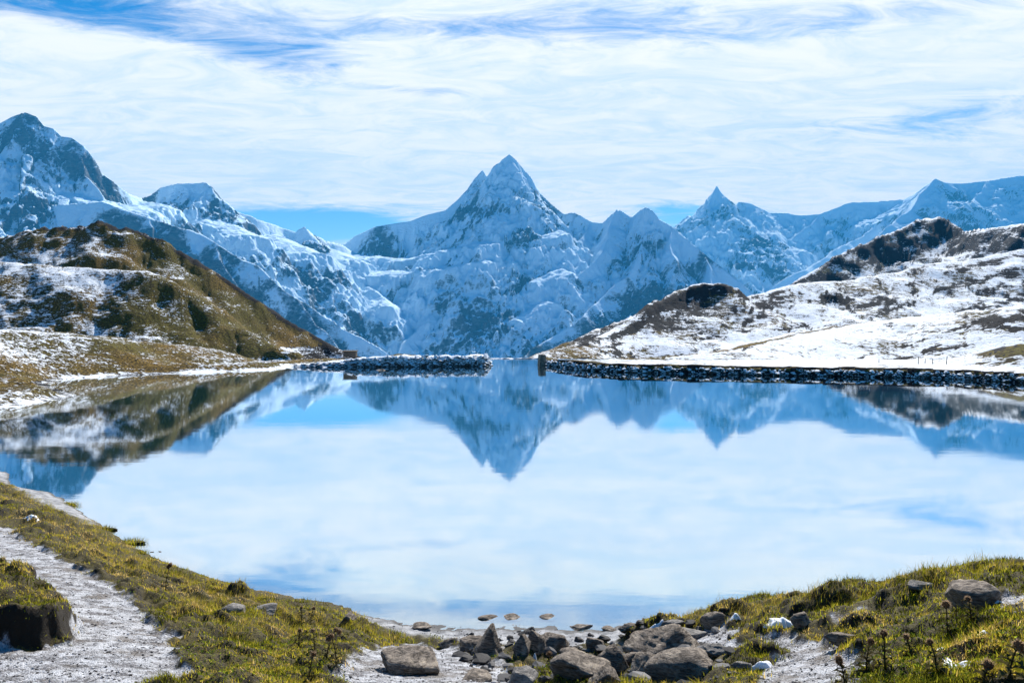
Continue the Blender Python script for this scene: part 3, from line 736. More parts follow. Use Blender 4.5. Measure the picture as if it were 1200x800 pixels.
def add_rock(name, label, cat, px, py, wpx, hpx, seed, mat=None, deep=0.8, facets=13, layers=0.0, tilt=0.3, point=0.0, sink=0.28, rot=0.0, on_water=False, group=None, sub=4):
    if on_water:
        q = wpt(px, py); x, y, z = q[0], q[1], -0.03; hpx *= .55
    else:
        x, y = hit(px, py)
        z = -0.02 + float(bank(np.array([x]), np.array([y]))[0])
    k = y / F
    W, Hh = wpx * k, hpx * k * 1.25
    V, Fc = rock_verts(seed, sub, (W * 1.22, W * 1.25 * deep, Hh / (0.5 + 0.5 * (1 - 2 * sink)) * 1.0), facets, layers, tilt, point)
    o = mesh_np(name, V, Fc, mat or M_ROCK, True)
    o.data.polygons.foreach_set('use_smooth', np.full(len(Fc), sub >= 4))
    top = V[:, 2].max()
    o.location = (x, y + W * deep * 0.35, z + Hh * 0.74 - top)
    o.rotation_euler = (0, 0, rot)
    return tag(o, label, cat, group)

BR = 'boulders at the edge of the beach'
for a in (
    ('boulder', 'pointed dark grey boulder, the tallest of the rocks at the beach edge', 577, 768, 36, 37, 101, dict(point=.14, facets=7, deep=.8)),
    ('boulder', 'lumpy grey rock leaning against the right side of the pointed dark boulder', 611, 768, 30, 26, 119, dict(facets=14)),
    ('boulder', 'dark upright rock beside the snow filled gap between the boulders', 630, 763, 18, 24, 127, dict(facets=8)),
    ('boulder', 'squat brown boulder with a bright ledge right of the snow filled gap', 647, 769, 42, 28, 131, dict(facets=10, layers=1.6, tilt=.15)),
    ('boulder', 'low grey rock at the left foot of the pointed dark boulder', 551, 767, 32, 17, 137, dict(facets=16)),
    ('boulder', 'broad flat topped slab with a pale upper face, below the squat brown boulder', 683, 793, 56, 23, 139, dict(facets=8, deep=1.0, tilt=.1, layers=1.2)),
    ('boulder', 'tilted rock with deep parallel grooves at the right end of the flat topped slab', 723, 787, 42, 32, 149, dict(layers=4.5, tilt=.9, facets=10)),
    ('boulder', 'long layered rock with cracked ledges just below the turf capped hump', 786, 771, 80, 32, 151, dict(layers=4.0, tilt=.25, facets=10, deep=.7)),
    ('boulder', 'rounded dark rock touching the left end of the biggest front slab', 764, 797, 44, 30, 157, dict(facets=18)),
    ('boulder', 'biggest dark front slab with a thin sunlit rim and moss at one end', 812, 800, 82, 34, 163, dict(facets=8, layers=1.4, tilt=.12, deep=.7)),
    ('boulder', 'small pale ridged rock low between the flat topped slab and the rounded dark rock', 713, 800, 36, 17, 167, dict(layers=5.0, tilt=.5)),
    ('boulder', 'dark mossy rock behind the flat topped slab', 700, 764, 30, 18, 173, dict(facets=16)),
    ('boulder', 'pale cracked stone between the layered rock and the hollow with curved snow', 843, 768, 30, 13, 179, dict(layers=2.5, mat='pale')),
    ('boulder', 'grey stone at the bottom edge among bright green leaves', 612, 808, 36, 22, 181, dict(mat='pale')),
    ('boulder', 'thin pale slab in the gravel directly under the turf overhang', 815, 749, 42, 9, 193, dict(layers=2.0, tilt=.1, mat='pale', deep=1.0)),
    ('boulder', 'low flat rock wedged between the grooved rock and the long layered rock', 747, 779, 28, 14, 199, dict(facets=9)),
    ('boulder', 'small dark rock touching the left side of the mossy dark rock', 672, 770, 26, 10, 211, dict(facets=10)),
    ('boulder', 'wedge shaped stone at the left rim of the frosty path on the mound', 868, 786, 26, 11, 223, dict(facets=9, mat='pale')),
    ('boulder', 'small brown stone on the beach gravel left of the low grey rock', 527, 758, 22, 8, 227, dict(facets=9)),
    ('boulder', 'flat stone at the bottom edge between half buried rock and bright green leaves', 560, 797, 34, 9, 229, dict(facets=9, deep=1.0)),
    ('boulder', 'brown half buried rock alone in the frosty gravel', 478, 789, 62, 24, 191, dict(deep=1.0, layers=2.0, tilt=.3, sink=.4)),
):
    kw = dict(a[7]); mt = {'pale': M_PALE}.get(kw.pop('mat', None))
    add_rock(a[0], a[1], 'boulder', a[2], a[3], a[4], a[5], a[6], mt, group=BR, **kw)
for a in (
    ('boulder', 'large smooth boulder on the upper slope of the grassy mound', 1148, 708, 54, 25, 193, dict(facets=9, deep=.7), None),
    ('stone', 'flat pale stone in the grass near the crest of the mound', 1086, 688, 38, 6, 197, dict(facets=8), 'pale'),
    ('stone', 'dark rock under an overhang of turf with a small lump of snow on it', 846, 733, 36, 15, 199, dict(facets=12), None),
    ('stone', 'dark rock with a slope of snow lying against its left side', 940, 733, 24, 17, 211, dict(facets=9, point=.3), None),
    ('stone', 'dark rock with a lump of snow on its right end, above the frosty path', 989, 757, 34, 16, 223, dict(facets=12), None),
    ('stone', 'pale flat stone lying on the crest of the left bank, right of another', 313, 716, 26, 7, 227, dict(facets=8), 'pale'),
    ('stone', 'pale flat stone on the left bank beside a tuft of straw coloured grass', 272, 715, 28, 8, 229, dict(facets=9), 'pale'),
    ('stone', 'black stone standing at the water edge past the end of the left bank', 407, 731, 22, 14, 233, dict(facets=10), None),
    ('stone', 'thin dark stone lying on the beach right of the squat brown boulder', 681, 737, 24, 5, 239, dict(facets=10), None),
    ('stone', 'dark weedy stone at the water edge left of the turf capped hump', 737, 738, 20, 7, 241, dict(facets=12), None),
    ('stone', 'small flat dark stone between two larger dark stones on the beach', 713, 739, 15, 4, 251, dict(facets=12), None),
    ('stone', 'low dark weedy stone at the left end of the beach', 491, 737, 22, 5, 257, dict(facets=12), None),
    ('stone', 'brown flat stone on the beach under the crest of the mound, with frost', 790, 735, 26, 8, 263, dict(facets=11), 'pale'),
):
    kw = dict(a[7]); mt = {'pale': M_PALE}.get(a[8])
    add_rock(a[0], a[1], 'stone' if a[0] == 'stone' else 'boulder', a[2], a[3], a[4], a[5], a[6], mt, group='single stones on the banks and the beach', **kw)
for px, py, wpx, hpx, sd_i, lab in ((572, 726, 22, 8, 301, 'two lobed dark stone in the shallows, leftmost of the three in the water'),
                                    (600, 725, 19, 7, 305, 'pale topped stone in the shallows, middle one of the three in the water'),
                                    (643, 724, 17, 7, 311, 'black blocky stone in the shallows, rightmost of the three in the water')):
    add_rock('stone', lab, 'stone', px, py, wpx, hpx, sd_i, M_ROCK, facets=9, on_water=True, sink=.4, group='stones in the shallow water')
for px, py, sd_i, lab in ((177, 647, 321, 'tiny dark stone in calm water, left of two off the left bank'), (187, 646.5, 322, 'tiny dark stone in calm water, right of two off the left bank'),
                          (447, 434, 323, 'dark stone in the water in front of the left dam')):
    add_rock('stone', lab, 'stone', px, py, 4 if sd_i < 323 else 12, 3, sd_i, M_ROCK, on_water=True, sub=3, group='stones in the shallow water')

# loose stones and pebbles: nobody could count them
def scatter_px(n, px0, px1, Y0, Y1, pw=1.6, gen=rng):
    px = gen.uniform(px0, px1, n); Yv_ = Y0 + (Y1 - Y0) * gen.random(n) ** pw
    return (px - CX) / F * Yv_, Yv_

def many(V0, F0, loc, scl_, yaw):
    n, k = len(loc), len(V0)
    c, s = np.cos(yaw), np.sin(yaw)
    v_ = V0[None] * scl_[:, None, :]
    x = v_[..., 0] * c[:, None] - v_[..., 1] * s[:, None]; y = v_[..., 0] * s[:, None] + v_[..., 1] * c[:, None]
    V = np.stack([x, y, v_[..., 2]], -1) + loc[:, None, :]
    Fa = F0[None] + (np.arange(n) * k)[:, None, None]
    return V.reshape(-1, 3), Fa.reshape(-1, F0.shape[1])

def merge(parts):
    Vs, Fs, o = [], [], 0
    for V, Fa in parts:
        Vs.append(V); Fs.append(Fa + o); o += len(V)
    return np.concatenate(Vs), np.concatenate(Fs)

def attr_rock(name):
    m, t, out = material(name)
    tone = attr(t, 'tone')
    c = t.mix(t.ss(tone, 0.25, 0.95), (0.035, 0.033, 0.033), (0.55, 0.53, 0.52))
    c = t.mix(t.ss(t.noise(pos(t), 60.0, 3, .6), .5, .7), c, (0.10, 0.09, 0.08))
    principled(t, out, c, 0.85, None, spec=0.25)
    return m
M_PEB = attr_rock('pebble_stone')

def pebbles(name, X, Y, smin, smax, seed):
    g = np.random.default_rng(seed)
    z = bank(X, Y)
    sets = []
    tones = []
    which = g.integers(0, 4, len(X))
    for v_ in range(4):
        V0, F0 = rock_verts(900 + v_ + seed, 2 if smax > 0.12 else 1, (1, 1, 0.7), 8)
        m = which == v_
        r = smin + (smax - smin) * g.random(m.sum()) ** 3
        loc = np.stack([X[m], Y[m], z[m] + r * 0.08], 1)
        sc3 = r[:, None] * g.uniform(0.7, 1.3, (m.sum(), 3))
        sets.append(many(V0, F0, loc, sc3, g.uniform(0, 6.28, m.sum())))
        tones.append(np.repeat(g.random(m.sum()) * (1.0 if smax < .12 else .5), len(V0)))
    V, Fa = merge(sets)
    o = mesh_np(name, V, Fa, M_PEB, False, {'tone': np.concatenate(tones)})
    o['kind'] = 'stuff'
    return o

Xs, Ys = scatter_px(60000, -60, 1260, 11.5, 34, 1.5)
_, pa_, gr_, be_ = masks(Xs, Ys)
kp = rng.random(len(Xs)) < np.maximum(np.maximum(pa_, gr_) * 0.55, be_ * 0.65 * (Ys < 28.4))
pebbles('gravel', Xs[kp][:15000], Ys[kp][:15000], 0.012, 0.075, 1)
Xs, Ys = scatter_px(9000, 380, 900, 14, 28.2, 1.0)
dd = inside(Xs, Ys, poly([(540, 742), (660, 738), (760, 742), (860, 738), (860, 800), (600, 812), (540, 770)]))
kp = (dd > 0) & (rng.random(len(Xs)) < 0.16)
pebbles('loose_stones', Xs[kp], Ys[kp], 0.05, 0.46, 2)['kind'] = 'stuff'

# ------------------------------------------------------------------ snow lying in hollows of the bank
M_SNOW, t, out = material('old_snow')
ps = pos(t)
n1 = t.noise(ps, 9.0, 5, 0.6)
principled(t, out, t.mix(t.ss(n1, .3, .7), (0.78, 0.80, 0.84), (0.88, 0.90, 0.93)), 0.7, n1, 0.5, 0.03, 0.3)
def snow_patch(label, px, py, wpx, hpx, th, seed, bend=0.0):
    x0, y0 = hit(px, py + hpx / 2); x1, y1 = hit(px, py - hpx / 2)
    xc, yc = (x0 + x1) / 2, (y0 + y1) / 2
    a = wpx / 2 / F * yc; b = max(0.10, math.hypot(x1 - x0, y1 - y0) / 2)
    b = min(b, a * 1.6)
    nr, na = 9, 40
    V = []; Fa = []
    for i in range(nr + 1):
        for j in range(na):
            th_ = j / na * 2 * math.pi
            r = i / nr
            rr = r * (1 + 0.30 * math.sin(th_ * 2 + seed) + 0.16 * math.sin(th_ * 5 + seed * 2.3) + 0.08 * math.sin(th_ * 9 + seed * 1.7))
            ux, uy = rr * math.cos(th_), rr * math.sin(th_)
            V.append((xc + a * ux, yc + b * uy + bend * a * ux * ux, r))
    V = np.array(V)
    z = bank(V[:, 0], V[:, 1])
    hgt = th * 0.8 * (1 - V[:, 2] ** 1.6) * (1 + 0.35 * fbm(V[:, 0] * 4, V[:, 1] * 4, 2, .5, 3)) - 0.02
    V = np.c_[V[:, 0], V[:, 1], z + hgt]
    for i in range(nr):
        for j in range(na):
            k = (j + 1) % na
            Fa.append((i * na + j, (i + 1) * na + j, (i + 1) * na + k, i * na + k))
    o = mesh_np('snow_patch', V - np.array([xc, yc, z[0]]), np.array(Fa), M_SNOW, True)
    o.location = (xc, yc, float(z[0]))
    return tag(o, label, 'snow patch', 'patches of old snow on the right bank')
for i, q in enumerate((
    ('small white lump of snow on the dark rock under the turf overhang', 861, 723, 13, 6, .14),
    ('white snow slope lying against the left of a dark rock on the mound', 918, 731, 36, 12, .16),
    ('curved blue white strip of snow in a hollow under a mossy hump', 893, 781, 28, 8, .16, .5),
    ('lump of snow at the right end of a dark rock above the frosty path', 1006, 748, 16, 10, .16),
    ('smallest fleck of snow high in the middle of the grassy mound', 1044, 723, 9, 5, .07),
    ('upright pointed patch of snow between thistles on the mound', 1103, 755, 18, 14, .10),
    ('slanting patch of snow among plants right of the upright pointed patch', 1146, 753, 16, 14, .10),
    ('long flat band of snow low on the right beneath the thistles', 1132, 779, 42, 8, .10),
    ('patch of snow below the large smooth boulder on the mound', 1166, 703, 20, 10, .12),
    ('streak of blue white snow on the turf capped hump by the beach', 766, 737, 22, 8, .12),
    ('narrow white streak of snow in the gap between two upright boulders', 627, 767, 5, 12, .25),
    ('snow patch in the grass by the mud edge of the left shore', 37, 605, 20, 4, .08),
)):
    snow_patch(q[0], q[1], q[2], q[3], q[4], q[5], i * 1.37 + 0.4, *(q[6:]))

# ------------------------------------------------------------------ turf
def leaf_material(name, cols, trans=0.55):
    m, t, out = material(name)
    tone = attr(t, 'tone')
    ramp = t.n('ShaderNodeValToRGB', ins={0: tone})
    cr = ramp.color_ramp
    for i, (p_, c_) in enumerate(cols):
        e = cr.elements[i] if i < 2 else cr.elements.new(p_)
        e.position = p_; e.color = (*c_, 1)
    d = t.n('ShaderNodeBsdfDiffuse', ins={'Color': ramp.outputs[0]})
    tl = t.n('ShaderNodeBsdfTranslucent', ins={'Color': ramp.outputs[0]})
    mx_ = t.n('ShaderNodeMixShader', ins={0: trans, 1: d.outputs[0], 2: tl.outputs[0]})
    t.put(out.inputs[0], mx_.outputs[0])
    return m
M_GRASS = leaf_material('turf_blades', [(0.0, (0.028, 0.024, 0.006)), (1.0, (0.70, 0.50, 0.20)), (0.20, (0.13, 0.14, 0.012)), (0.45, (0.39, 0.37, 0.022)), (0.75, (0.52, 0.37, 0.055))], 0.62)

def blades(name, X, Y, Z, hgt, wid, lean, azim, tone, seg=2, mat=None):
    n = len(X)
    ca, sa = np.cos(azim), np.sin(azim)
    px_, py_ = -sa, ca
    rows = []
    for i in range(seg + 1):
        f = i / seg
        bend = lean * f * f
        cx, cy_, cz = X + ca * bend * hgt, Y + sa * bend * hgt, Z + hgt * f * (1 - 0.25 * lean * f)
        wv_ = wid * (1 - f) ** 0.7
        if i < seg:
            rows += [np.stack([cx - px_ * wv_, cy_ - py_ * wv_, cz], 1), np.stack([cx + px_ * wv_, cy_ + py_ * wv_, cz], 1)]
        else:
            rows += [np.stack([cx, cy_, cz], 1)]
    V = np.stack(rows, 1)
    k = V.shape[1]
    tri = []
    for i in range(seg - 1):
        a = 2 * i
        tri += [(a, a + 1, a + 3), (a, a + 3, a + 2)]
    a = 2 * (seg - 1)
    tri += [(a, a + 1, a + 2)]
    tri = np.array(tri)
    Fa = tri[None] + (np.arange(n) * k)[:, None, None]
    return mesh_np(name, V.reshape(-1, 3), Fa.reshape(-1, 3), mat or M_GRASS, False, {'tone': np.repeat(tone, k)})

NT_ = 74000
Xt, Yt = scatter_px(62000, -70, 1270, 8.6, 52, 1.7)
Xo, Yo = scatter_px(12000, 1270, 1700, 6.5, 30, 1.5)
Xo[::3] = -0.9 * Yo[::3]     # a third of them go to the far left of the bank
Xt = np.concatenate([Xt, Xo]); Yt = np.concatenate([Yt, Yo])
zt = bank(Xt, Yt)
mo_, pa_, gr_, be_ = masks(Xt, Yt)
bare = np.maximum(np.maximum(pa_, gr_), be_)
pn = fbm(Xt / 1.6, Yt / 1.6, 3, 0.5, 301)
rocky = inside(Xt, Yt, poly([(545, 745), (660, 738), (745, 745), (850, 748), (850, 800), (690, 812), (640, 790), (545, 772)]))
kp = (rng.random(NT_) > bare * 1.35) & (zt > 0.03) & (rng.random(NT_) < np.clip(0.82 + 1.1 * pn, 0.15, 1)) & ((rocky < 0) | (hump(Xt, Yt) > .08) | (rng.random(NT_) < 0.12))
kp &= ~((mo_ > 0.005) & (mo_ < 0.85) & (rng.random(NT_) < 0.93))
worn = np.maximum(inside(Xt, Yt, poly([(180, 742), (215, 728), (255, 742), (275, 775), (235, 800), (205, 790)])), inside(Xt, Yt, poly([(20, 652), (55, 640), (120, 668), (185, 705), (178, 716), (110, 682)])))
kp &= (worn < -0.1) | (rng.random(NT_) < 0.28)
Xt, Yt, pn = Xt[kp], Yt[kp], pn[kp]
NB = 9
tuft_h = 0.06 + 0.10 * rng.random(len(Xt)) ** 2 + 0.08 * np.clip(fbm(Xt / 2.2, Yt / 2.2, 2, .5, 311), 0, 1)
tuft_t = np.clip(0.43 + 0.56 * fbm(Xt / 1.9, Yt / 1.9, 3, .6, 321) + 0.13 * rng.normal(size=len(Xt)) + 0.20 * smooth(-Xt, 3, 12) * smooth(Yt, 16, 26) - 0.05 * smooth(Xt, 3, 8), 0, 1)
rep_ = lambda q: np.repeat(q, NB)
n = len(Xt) * NB
spread = 0.055 + 0.0018 * rep_(Yt)
Xb = rep_(Xt) + rng.normal(size=n) * spread; Yb = rep_(Yt) + rng.normal(size=n) * spread
Zb = bank(Xb, Yb) - 0.01
blades_o = blades('grass', Xb, Yb, Zb, rep_(tuft_h) * rng.uniform(0.5, 1.25, n), rng.uniform(0.005, 0.010, n) * (0.7 + rep_(Yt) / 40), rng.uniform(0.2, 1.1, n), rng.uniform(0, 6.283, n),
                  np.clip(rep_(tuft_t) + 0.10 * rng.normal(size=n), 0, 1))
tag(blades_o, kind='stuff')

# taller straw coloured tufts on the left bank
hair = []
for px, py, rad, nb_ in ((232, 706, .32, 260), (262, 708, .28, 220), (218, 712, .3, 200), (345, 742, .35, 260), (300, 735, .3, 200), (66, 612, .5, 260), (90, 640, .45, 240), (150, 672, .4, 240), (120, 648, .4, 220), (270, 742, .3, 220), (135, 640, .4, 200), (165, 655, .4, 200), (185, 668, .35, 180), (208, 676, .35, 200), (285, 698, .3, 180), (330, 716, .3, 160), (30, 585, .6, 260), (110, 625, .5, 240), (900, 716, .4, 160), (1010, 694, .5, 200), (1120, 672, .5, 200)):
    x, y = hit(px, py)
    hair.append(np.c_[x + rng.normal(size=nb_) * rad, y + rng.normal(size=nb_) * rad])
for px, py in ((60, 598), (95, 612), (112, 622), (132, 634), (150, 644), (168, 654), (184, 662), (205, 672), (228, 682), (250, 690), (268, 698), (290, 704), (312, 710), (338, 717), (356, 724), (380, 729), (404, 735), (428, 740), (455, 743),
               (800, 726), (826, 720), (856, 714), (888, 710), (916, 706), (948, 701), (984, 694), (1030, 687), (1062, 682), (1096, 675), (1140, 668), (1180, 664)):
    px += rnd.uniform(-8, 8)
    x, y = hit(px, py + rnd.uniform(0, 6))
    nb_ = rnd.randint(40, 130)
    hair.append(np.c_[x + rng.normal(size=nb_) * rnd.uniform(.12, .35), y + rng.normal(size=nb_) * .2])
hair = np.concatenate(hair)
hz_ = bank(hair[:, 0], hair[:, 1])
n = len(hair)
o = blades('straw_grass', hair[:, 0], hair[:, 1], hz_, rng.uniform(0.16, 0.36, n), rng.uniform(0.003, 0.006, n), rng.uniform(0.3, 1.3, n), rng.normal(size=n) * 0.9 + 0.4, np.clip(0.62 + 0.20 * rng.normal(size=n), 0, 1), 3)
tag(o, kind='stuff')

# low broad leaves between the stones and along the bottom
M_LEAF = leaf_material('bank_leaves', [(0.0, (0.030, 0.038, 0.008)), (1.0, (0.62, 0.50, 0.07)), (0.4, (0.14, 0.21, 0.022)), (0.7, (0.36, 0.40, 0.035))], 0.6)
def leaves(name, X, Y, length, tone):
    n = len(X)
    z = bank(X, Y)
    azm = rng.uniform(0, 6.283, n); el_ = rng.uniform(0.15, 0.9, n)
    d = np.stack([np.cos(azm) * np.cos(el_), np.sin(azm) * np.cos(el_), np.sin(el_)], 1)
    s = np.stack([-np.sin(azm), np.cos(azm), rng.uniform(-.4, .4, n)], 1)
    b = np.stack([X, Y, z + rng.uniform(0.0, 0.05, n)], 1)
    L = length[:, None]
    V = np.stack([b, b + d * L * .35 + s * L * .20, b + d * L * .75 + s * L * .17, b + d * L + np.array([0, 0, -.25]) * L, b + d * L * .75 - s * L * .17, b + d * L * .35 - s * L * .20], 1)
    tri = np.array([(0, 1, 5), (1, 2, 4), (1, 4, 5), (2, 3, 4)])
    Fa = tri[None] + (np.arange(n) * 6)[:, None, None]
    o = mesh_np(name, V.reshape(-1, 3), Fa.reshape(-1, 3), M_LEAF, False, {'tone': np.repeat(tone, 6)})
    return tag(o, kind='stuff')
Xl, Yl = scatter_px(60000, -40, 1250, 8.6, 27, 1.5)
zl = bank(Xl, Yl)
_, pa_, gr_, be_ = masks(Xl, Yl)
zone = np.maximum.reduce([smooth(inside(Xl, Yl, poly(q)), -0.3, 0.4) for q in ([(610, 790), (650, 782), (700, 796), (720, 815), (600, 815)], [(250, 735), (330, 735), (420, 765), (400, 812), (230, 812), (215, 770)],
        [(960, 760), (1060, 735), (1200, 720), (1240, 812), (950, 812)], [(-40, 655), (20, 668), (80, 712), (40, 706), (-40, 690)], [(525, 765), (600, 772), (640, 790), (600, 788)])])
kp = (rng.random(len(Xl)) < zone * 0.85 + 0.10) & (np.maximum(np.maximum(pa_, gr_), be_) < 0.35) & (zl > .15)
Xl, Yl = Xl[kp], Yl[kp]
leaves('leafy_ground_cover', Xl, Yl, rng.uniform(0.035, 0.085, len(Xl)), np.clip(0.45 + 0.3 * fbm(Xl / .9, Yl / .9, 3, .6, 341) + 0.18 * rng.normal(size=len(Xl)), 0, 1))

# tussocks standing in the shallows off the left bank
def tussock(label, px, py, wpx, hpx, seed):
    x, y = wpt(px, py)
    r = wpx / 2 / F * y
    root = empty('tussock', (x, y, 0))
    V, Fc = rock_verts(seed, 3, (2 * r, 1.1 * r, 0.28), 14)
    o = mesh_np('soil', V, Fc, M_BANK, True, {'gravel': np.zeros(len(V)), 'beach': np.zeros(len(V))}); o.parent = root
    n = int(260 * r) + 120
    a = rng.uniform(0, 6.283, n); q = np.sqrt(rng.random(n))
    bx, by = np.cos(a) * q * r * .95, np.sin(a) * q * r * .55
    b = blades('blades', bx, by, 0.10 * (1 - q), rng.uniform(.10, .26, n), rng.uniform(.005, .010, n), rng.uniform(.2, 1.0, n), a, np.clip(0.35 + .2 * rng.normal(size=n), 0, 1))
    b.parent = root; b['kind'] = 'stuff'
    return tag(root, label, 'grass tussock', 'tussocks in the shallows off the left bank')
for i, q in enumerate((('largest dark green tussock in the water, reaching out to a point from the left bank', 156, 636, 38), ('small round tussock in the water under the largest one', 166, 650, 20),
                       ('low tussock at the mud edge above the largest one', 124, 621, 26), ('flat turf tuft farthest along the mud, near the reflection of a peak', 84, 592, 24))):
    tussock(q[0], q[1], q[2], q[3], 0, 400 + i)

# ------------------------------------------------------------------ thistles
M_STEM = leaf_material('thistle_stem', [(0.0, (0.030, 0.022, 0.012)), (1.0, (0.16, 0.14, 0.05))], 0.2)
M_HEAD = leaf_material('thistle_head', [(0.0, (0.05, 0.03, 0.018)), (1.0, (0.55, 0.47, 0.36)), (0.5, (0.34, 0.23, 0.14))], 0.6)
def tube(P, rad, nside=6):
    V, Fa = [], []
    P = np.array(P)
    for i, p_ in enumerate(P):
        for j in range(nside):
            a = j / nside * 2 * math.pi
            V.append((p_[0] + rad[i] * math.cos(a), p_[1] + rad[i] * math.sin(a), p_[2]))
    for i in range(len(P) - 1):
        for j in range(nside):
            k = (j + 1) % nside
            Fa.append((i * nside + j, i * nside + k, (i + 1) * nside + k, (i + 1) * nside + j))
    return np.array(V), np.array(Fa)

def thistle(label, px, py, hpx, heads=1, dark=0.5, seed=0, hs=1.0):
    g = np.random.default_rng(seed + 77)
    x, y = hit(px, py)
    z = float(bank(np.array([x]), np.array([y]))[0])
    Ht = hpx / F * y * .9
    root = empty('thistle', (x, y, z - 0.02))
    tag(root, label, 'thistle', 'dried thistles on the banks')
    lean = g.uniform(-.28, .28, 2) * Ht
    path_ = [(lean[0] * f * f, lean[1] * f * f, Ht * f) for f in np.linspace(0, 1, 7)]
    V, Fa = tube(path_, [0.014 * (1 - .45 * f) for f in np.linspace(0, 1, 7)])
    o = mesh_np('stem', V, Fa, M_STEM, True, {'tone': np.full(len(V), .5 - .4 * dark)}); o.parent = root
    # spiny leaves up the stem
    Vs, Fs, k = [], [], 0
    nl = 15
    for i in range(nl):
        f = 0.10 + 0.82 * i / nl
        p0 = np.array(path_[int(f * 6)])
        a = i * 2.4 + g.uniform(-.4, .4)
        L = (0.20 - 0.10 * f) * g.uniform(.8, 1.2) * min(1.0, Ht / .5 + .3)
        d = np.array([math.cos(a), math.sin(a), 0.0]); s = np.array([-math.sin(a), math.cos(a), 0])
        m = 6
        mid0 = [p0 + d * L * q + np.array([0, 0, L * (0.75 * q - 0.75 * q * q)]) for q in np.linspace(0, 1, m)]
        pts = []
        for j, c_ in enumerate(mid0):
            wd = L * 0.22 * math.sin(math.pi * min(1, 0.12 + j / m)) * (1.35 if j % 2 else 0.6)
            pts += [c_ + s * wd + np.array([0, 0, wd * .5]), c_, c_ - s * wd + np.array([0, 0, wd * .5])]
        for j in range(m - 1):
            q = k + j * 3
            Fs += [(q, q + 1, q + 4, q + 3), (q + 1, q + 2, q + 5, q + 4)]
        Vs += pts; k += len(pts)
    o = mesh_np('leaves', np.array(Vs), np.array(Fs), M_STEM, False, {'tone': np.clip(.65 - .5 * dark + .2 * g.normal(size=len(Vs)), 0, 1)}); o.parent = root; o['kind'] = 'stuff'
    for hI in range(heads):
        top = np.array(path_[-1]) + (np.array([g.uniform(-.09, .09), g.uniform(-.05, .05), g.uniform(-.08, -.02)]) if hI else 0)
        r = 0.044 * hs * g.uniform(.85, 1.15)
        U, Fc = ico(2)
        core = U * np.array([r, r, r * 1.05])
        core = core * (1 + 0.10 * g.normal(size=(len(U), 1)))
        parts = [(core, Fc)]
        ns = 120
        dirs = g.normal(size=(ns, 3)); dirs[:, 2] = dirs[:, 2] * .8 + .15
        dirs /= np.linalg.norm(dirs, axis=1)[:, None]
        t1 = np.cross(dirs, np.array([.3, .5, .8])); t1 /= np.linalg.norm(t1, axis=1)[:, None]
        ln = g.uniform(1.25, 2.0, (ns, 1))
        A = dirs * r * .85 + t1 * r * .13; B = dirs * r * .85 - t1 * r * .13; Cc = dirs * r * ln + np.array([0, 0, -.15 * r])
        sp = np.stack([A, B, Cc], 1).reshape(-1, 3)
        parts.append((sp, np.arange(ns * 3).reshape(-1, 3)))
        V, Fa = merge(parts)
        tn = np.r_[np.full(len(core), .42 - .3 * dark), np.clip(np.tile([.45, .45, 1.0], ns) - .4 * dark + .12 * g.normal(size=ns * 3), 0, 1)]
        o = mesh_np('flower_head', V + top, Fa, M_HEAD, False, {'tone': tn}); o.parent = root
    return root
for i, q in enumerate((
    ('tall dark brown dried thistle alone on the left bank against the water', 194, 692, 34, 2, .85, 1.25),
    ('pale thistle head on the skyline of the left bank, left one of a close pair', 353, 731, 20, 1, .35, 1.0),
    ('pale thistle head on the skyline of the left bank, right one of a close pair', 364, 731, 24, 1, .45, 1.1),
    ('thistle with a brown head in the pale grass below the close skyline pair', 350, 758, 24, 1, .6, 1.0),
    ('thistle with a wide pale head, left end of the crowded clump on the left bank', 369, 766, 34, 1, .3, 1.15),
    ('two headed tall thistle in the middle of the crowded clump on the left bank', 383, 772, 36, 2, .45, 1.15),
    ('two headed tall thistle at the right end of the crowded clump on the left bank', 394, 778, 42, 2, .5, 1.2),
    ('leafy thistle with its head sunk in leaves at the bottom of the left bank', 362, 799, 34, 1, .4, 1.1),
    ('small reddish brown thistle between the boulders, above the bright green leaves', 649, 786, 24, 1, .8, .9),
    ('dark leafy thistle at the edge of the frosty path, left of an equally tall one', 1015, 786, 42, 1, .75, 1.05),
    ('dark leafy thistle with a round brown head, right of an equally tall one', 1037, 784, 46, 1, .65, 1.2),
    ('thistle rising from the bottom edge below the frosty path', 990, 806, 38, 2, .6, 1.15),
    ('thistle with a pale head standing highest on the mound, above the upright snow', 1110, 745, 38, 1, .35, 1.25),
    ('slender thistle with a reddish head near the large smooth boulder', 1138, 728, 30, 1, .6, .95),
    ('thistle with a fluffy pale head just above the long band of snow', 1067, 768, 24, 1, .35, 1.05),
    ('thistle with a reddish head in front of the long band of snow', 1153, 803, 30, 1, .55, 1.2),
    ('thistle with a pale head at the far right above the bottom corner', 1183, 795, 46, 2, .35, 1.15),
    ('leafless thistle between two patches of snow on the mound', 1098, 790, 40, 1, .55, .95),
)):
    thistle(q[0], q[1], q[2], q[3], q[4], q[5], i, q[6])

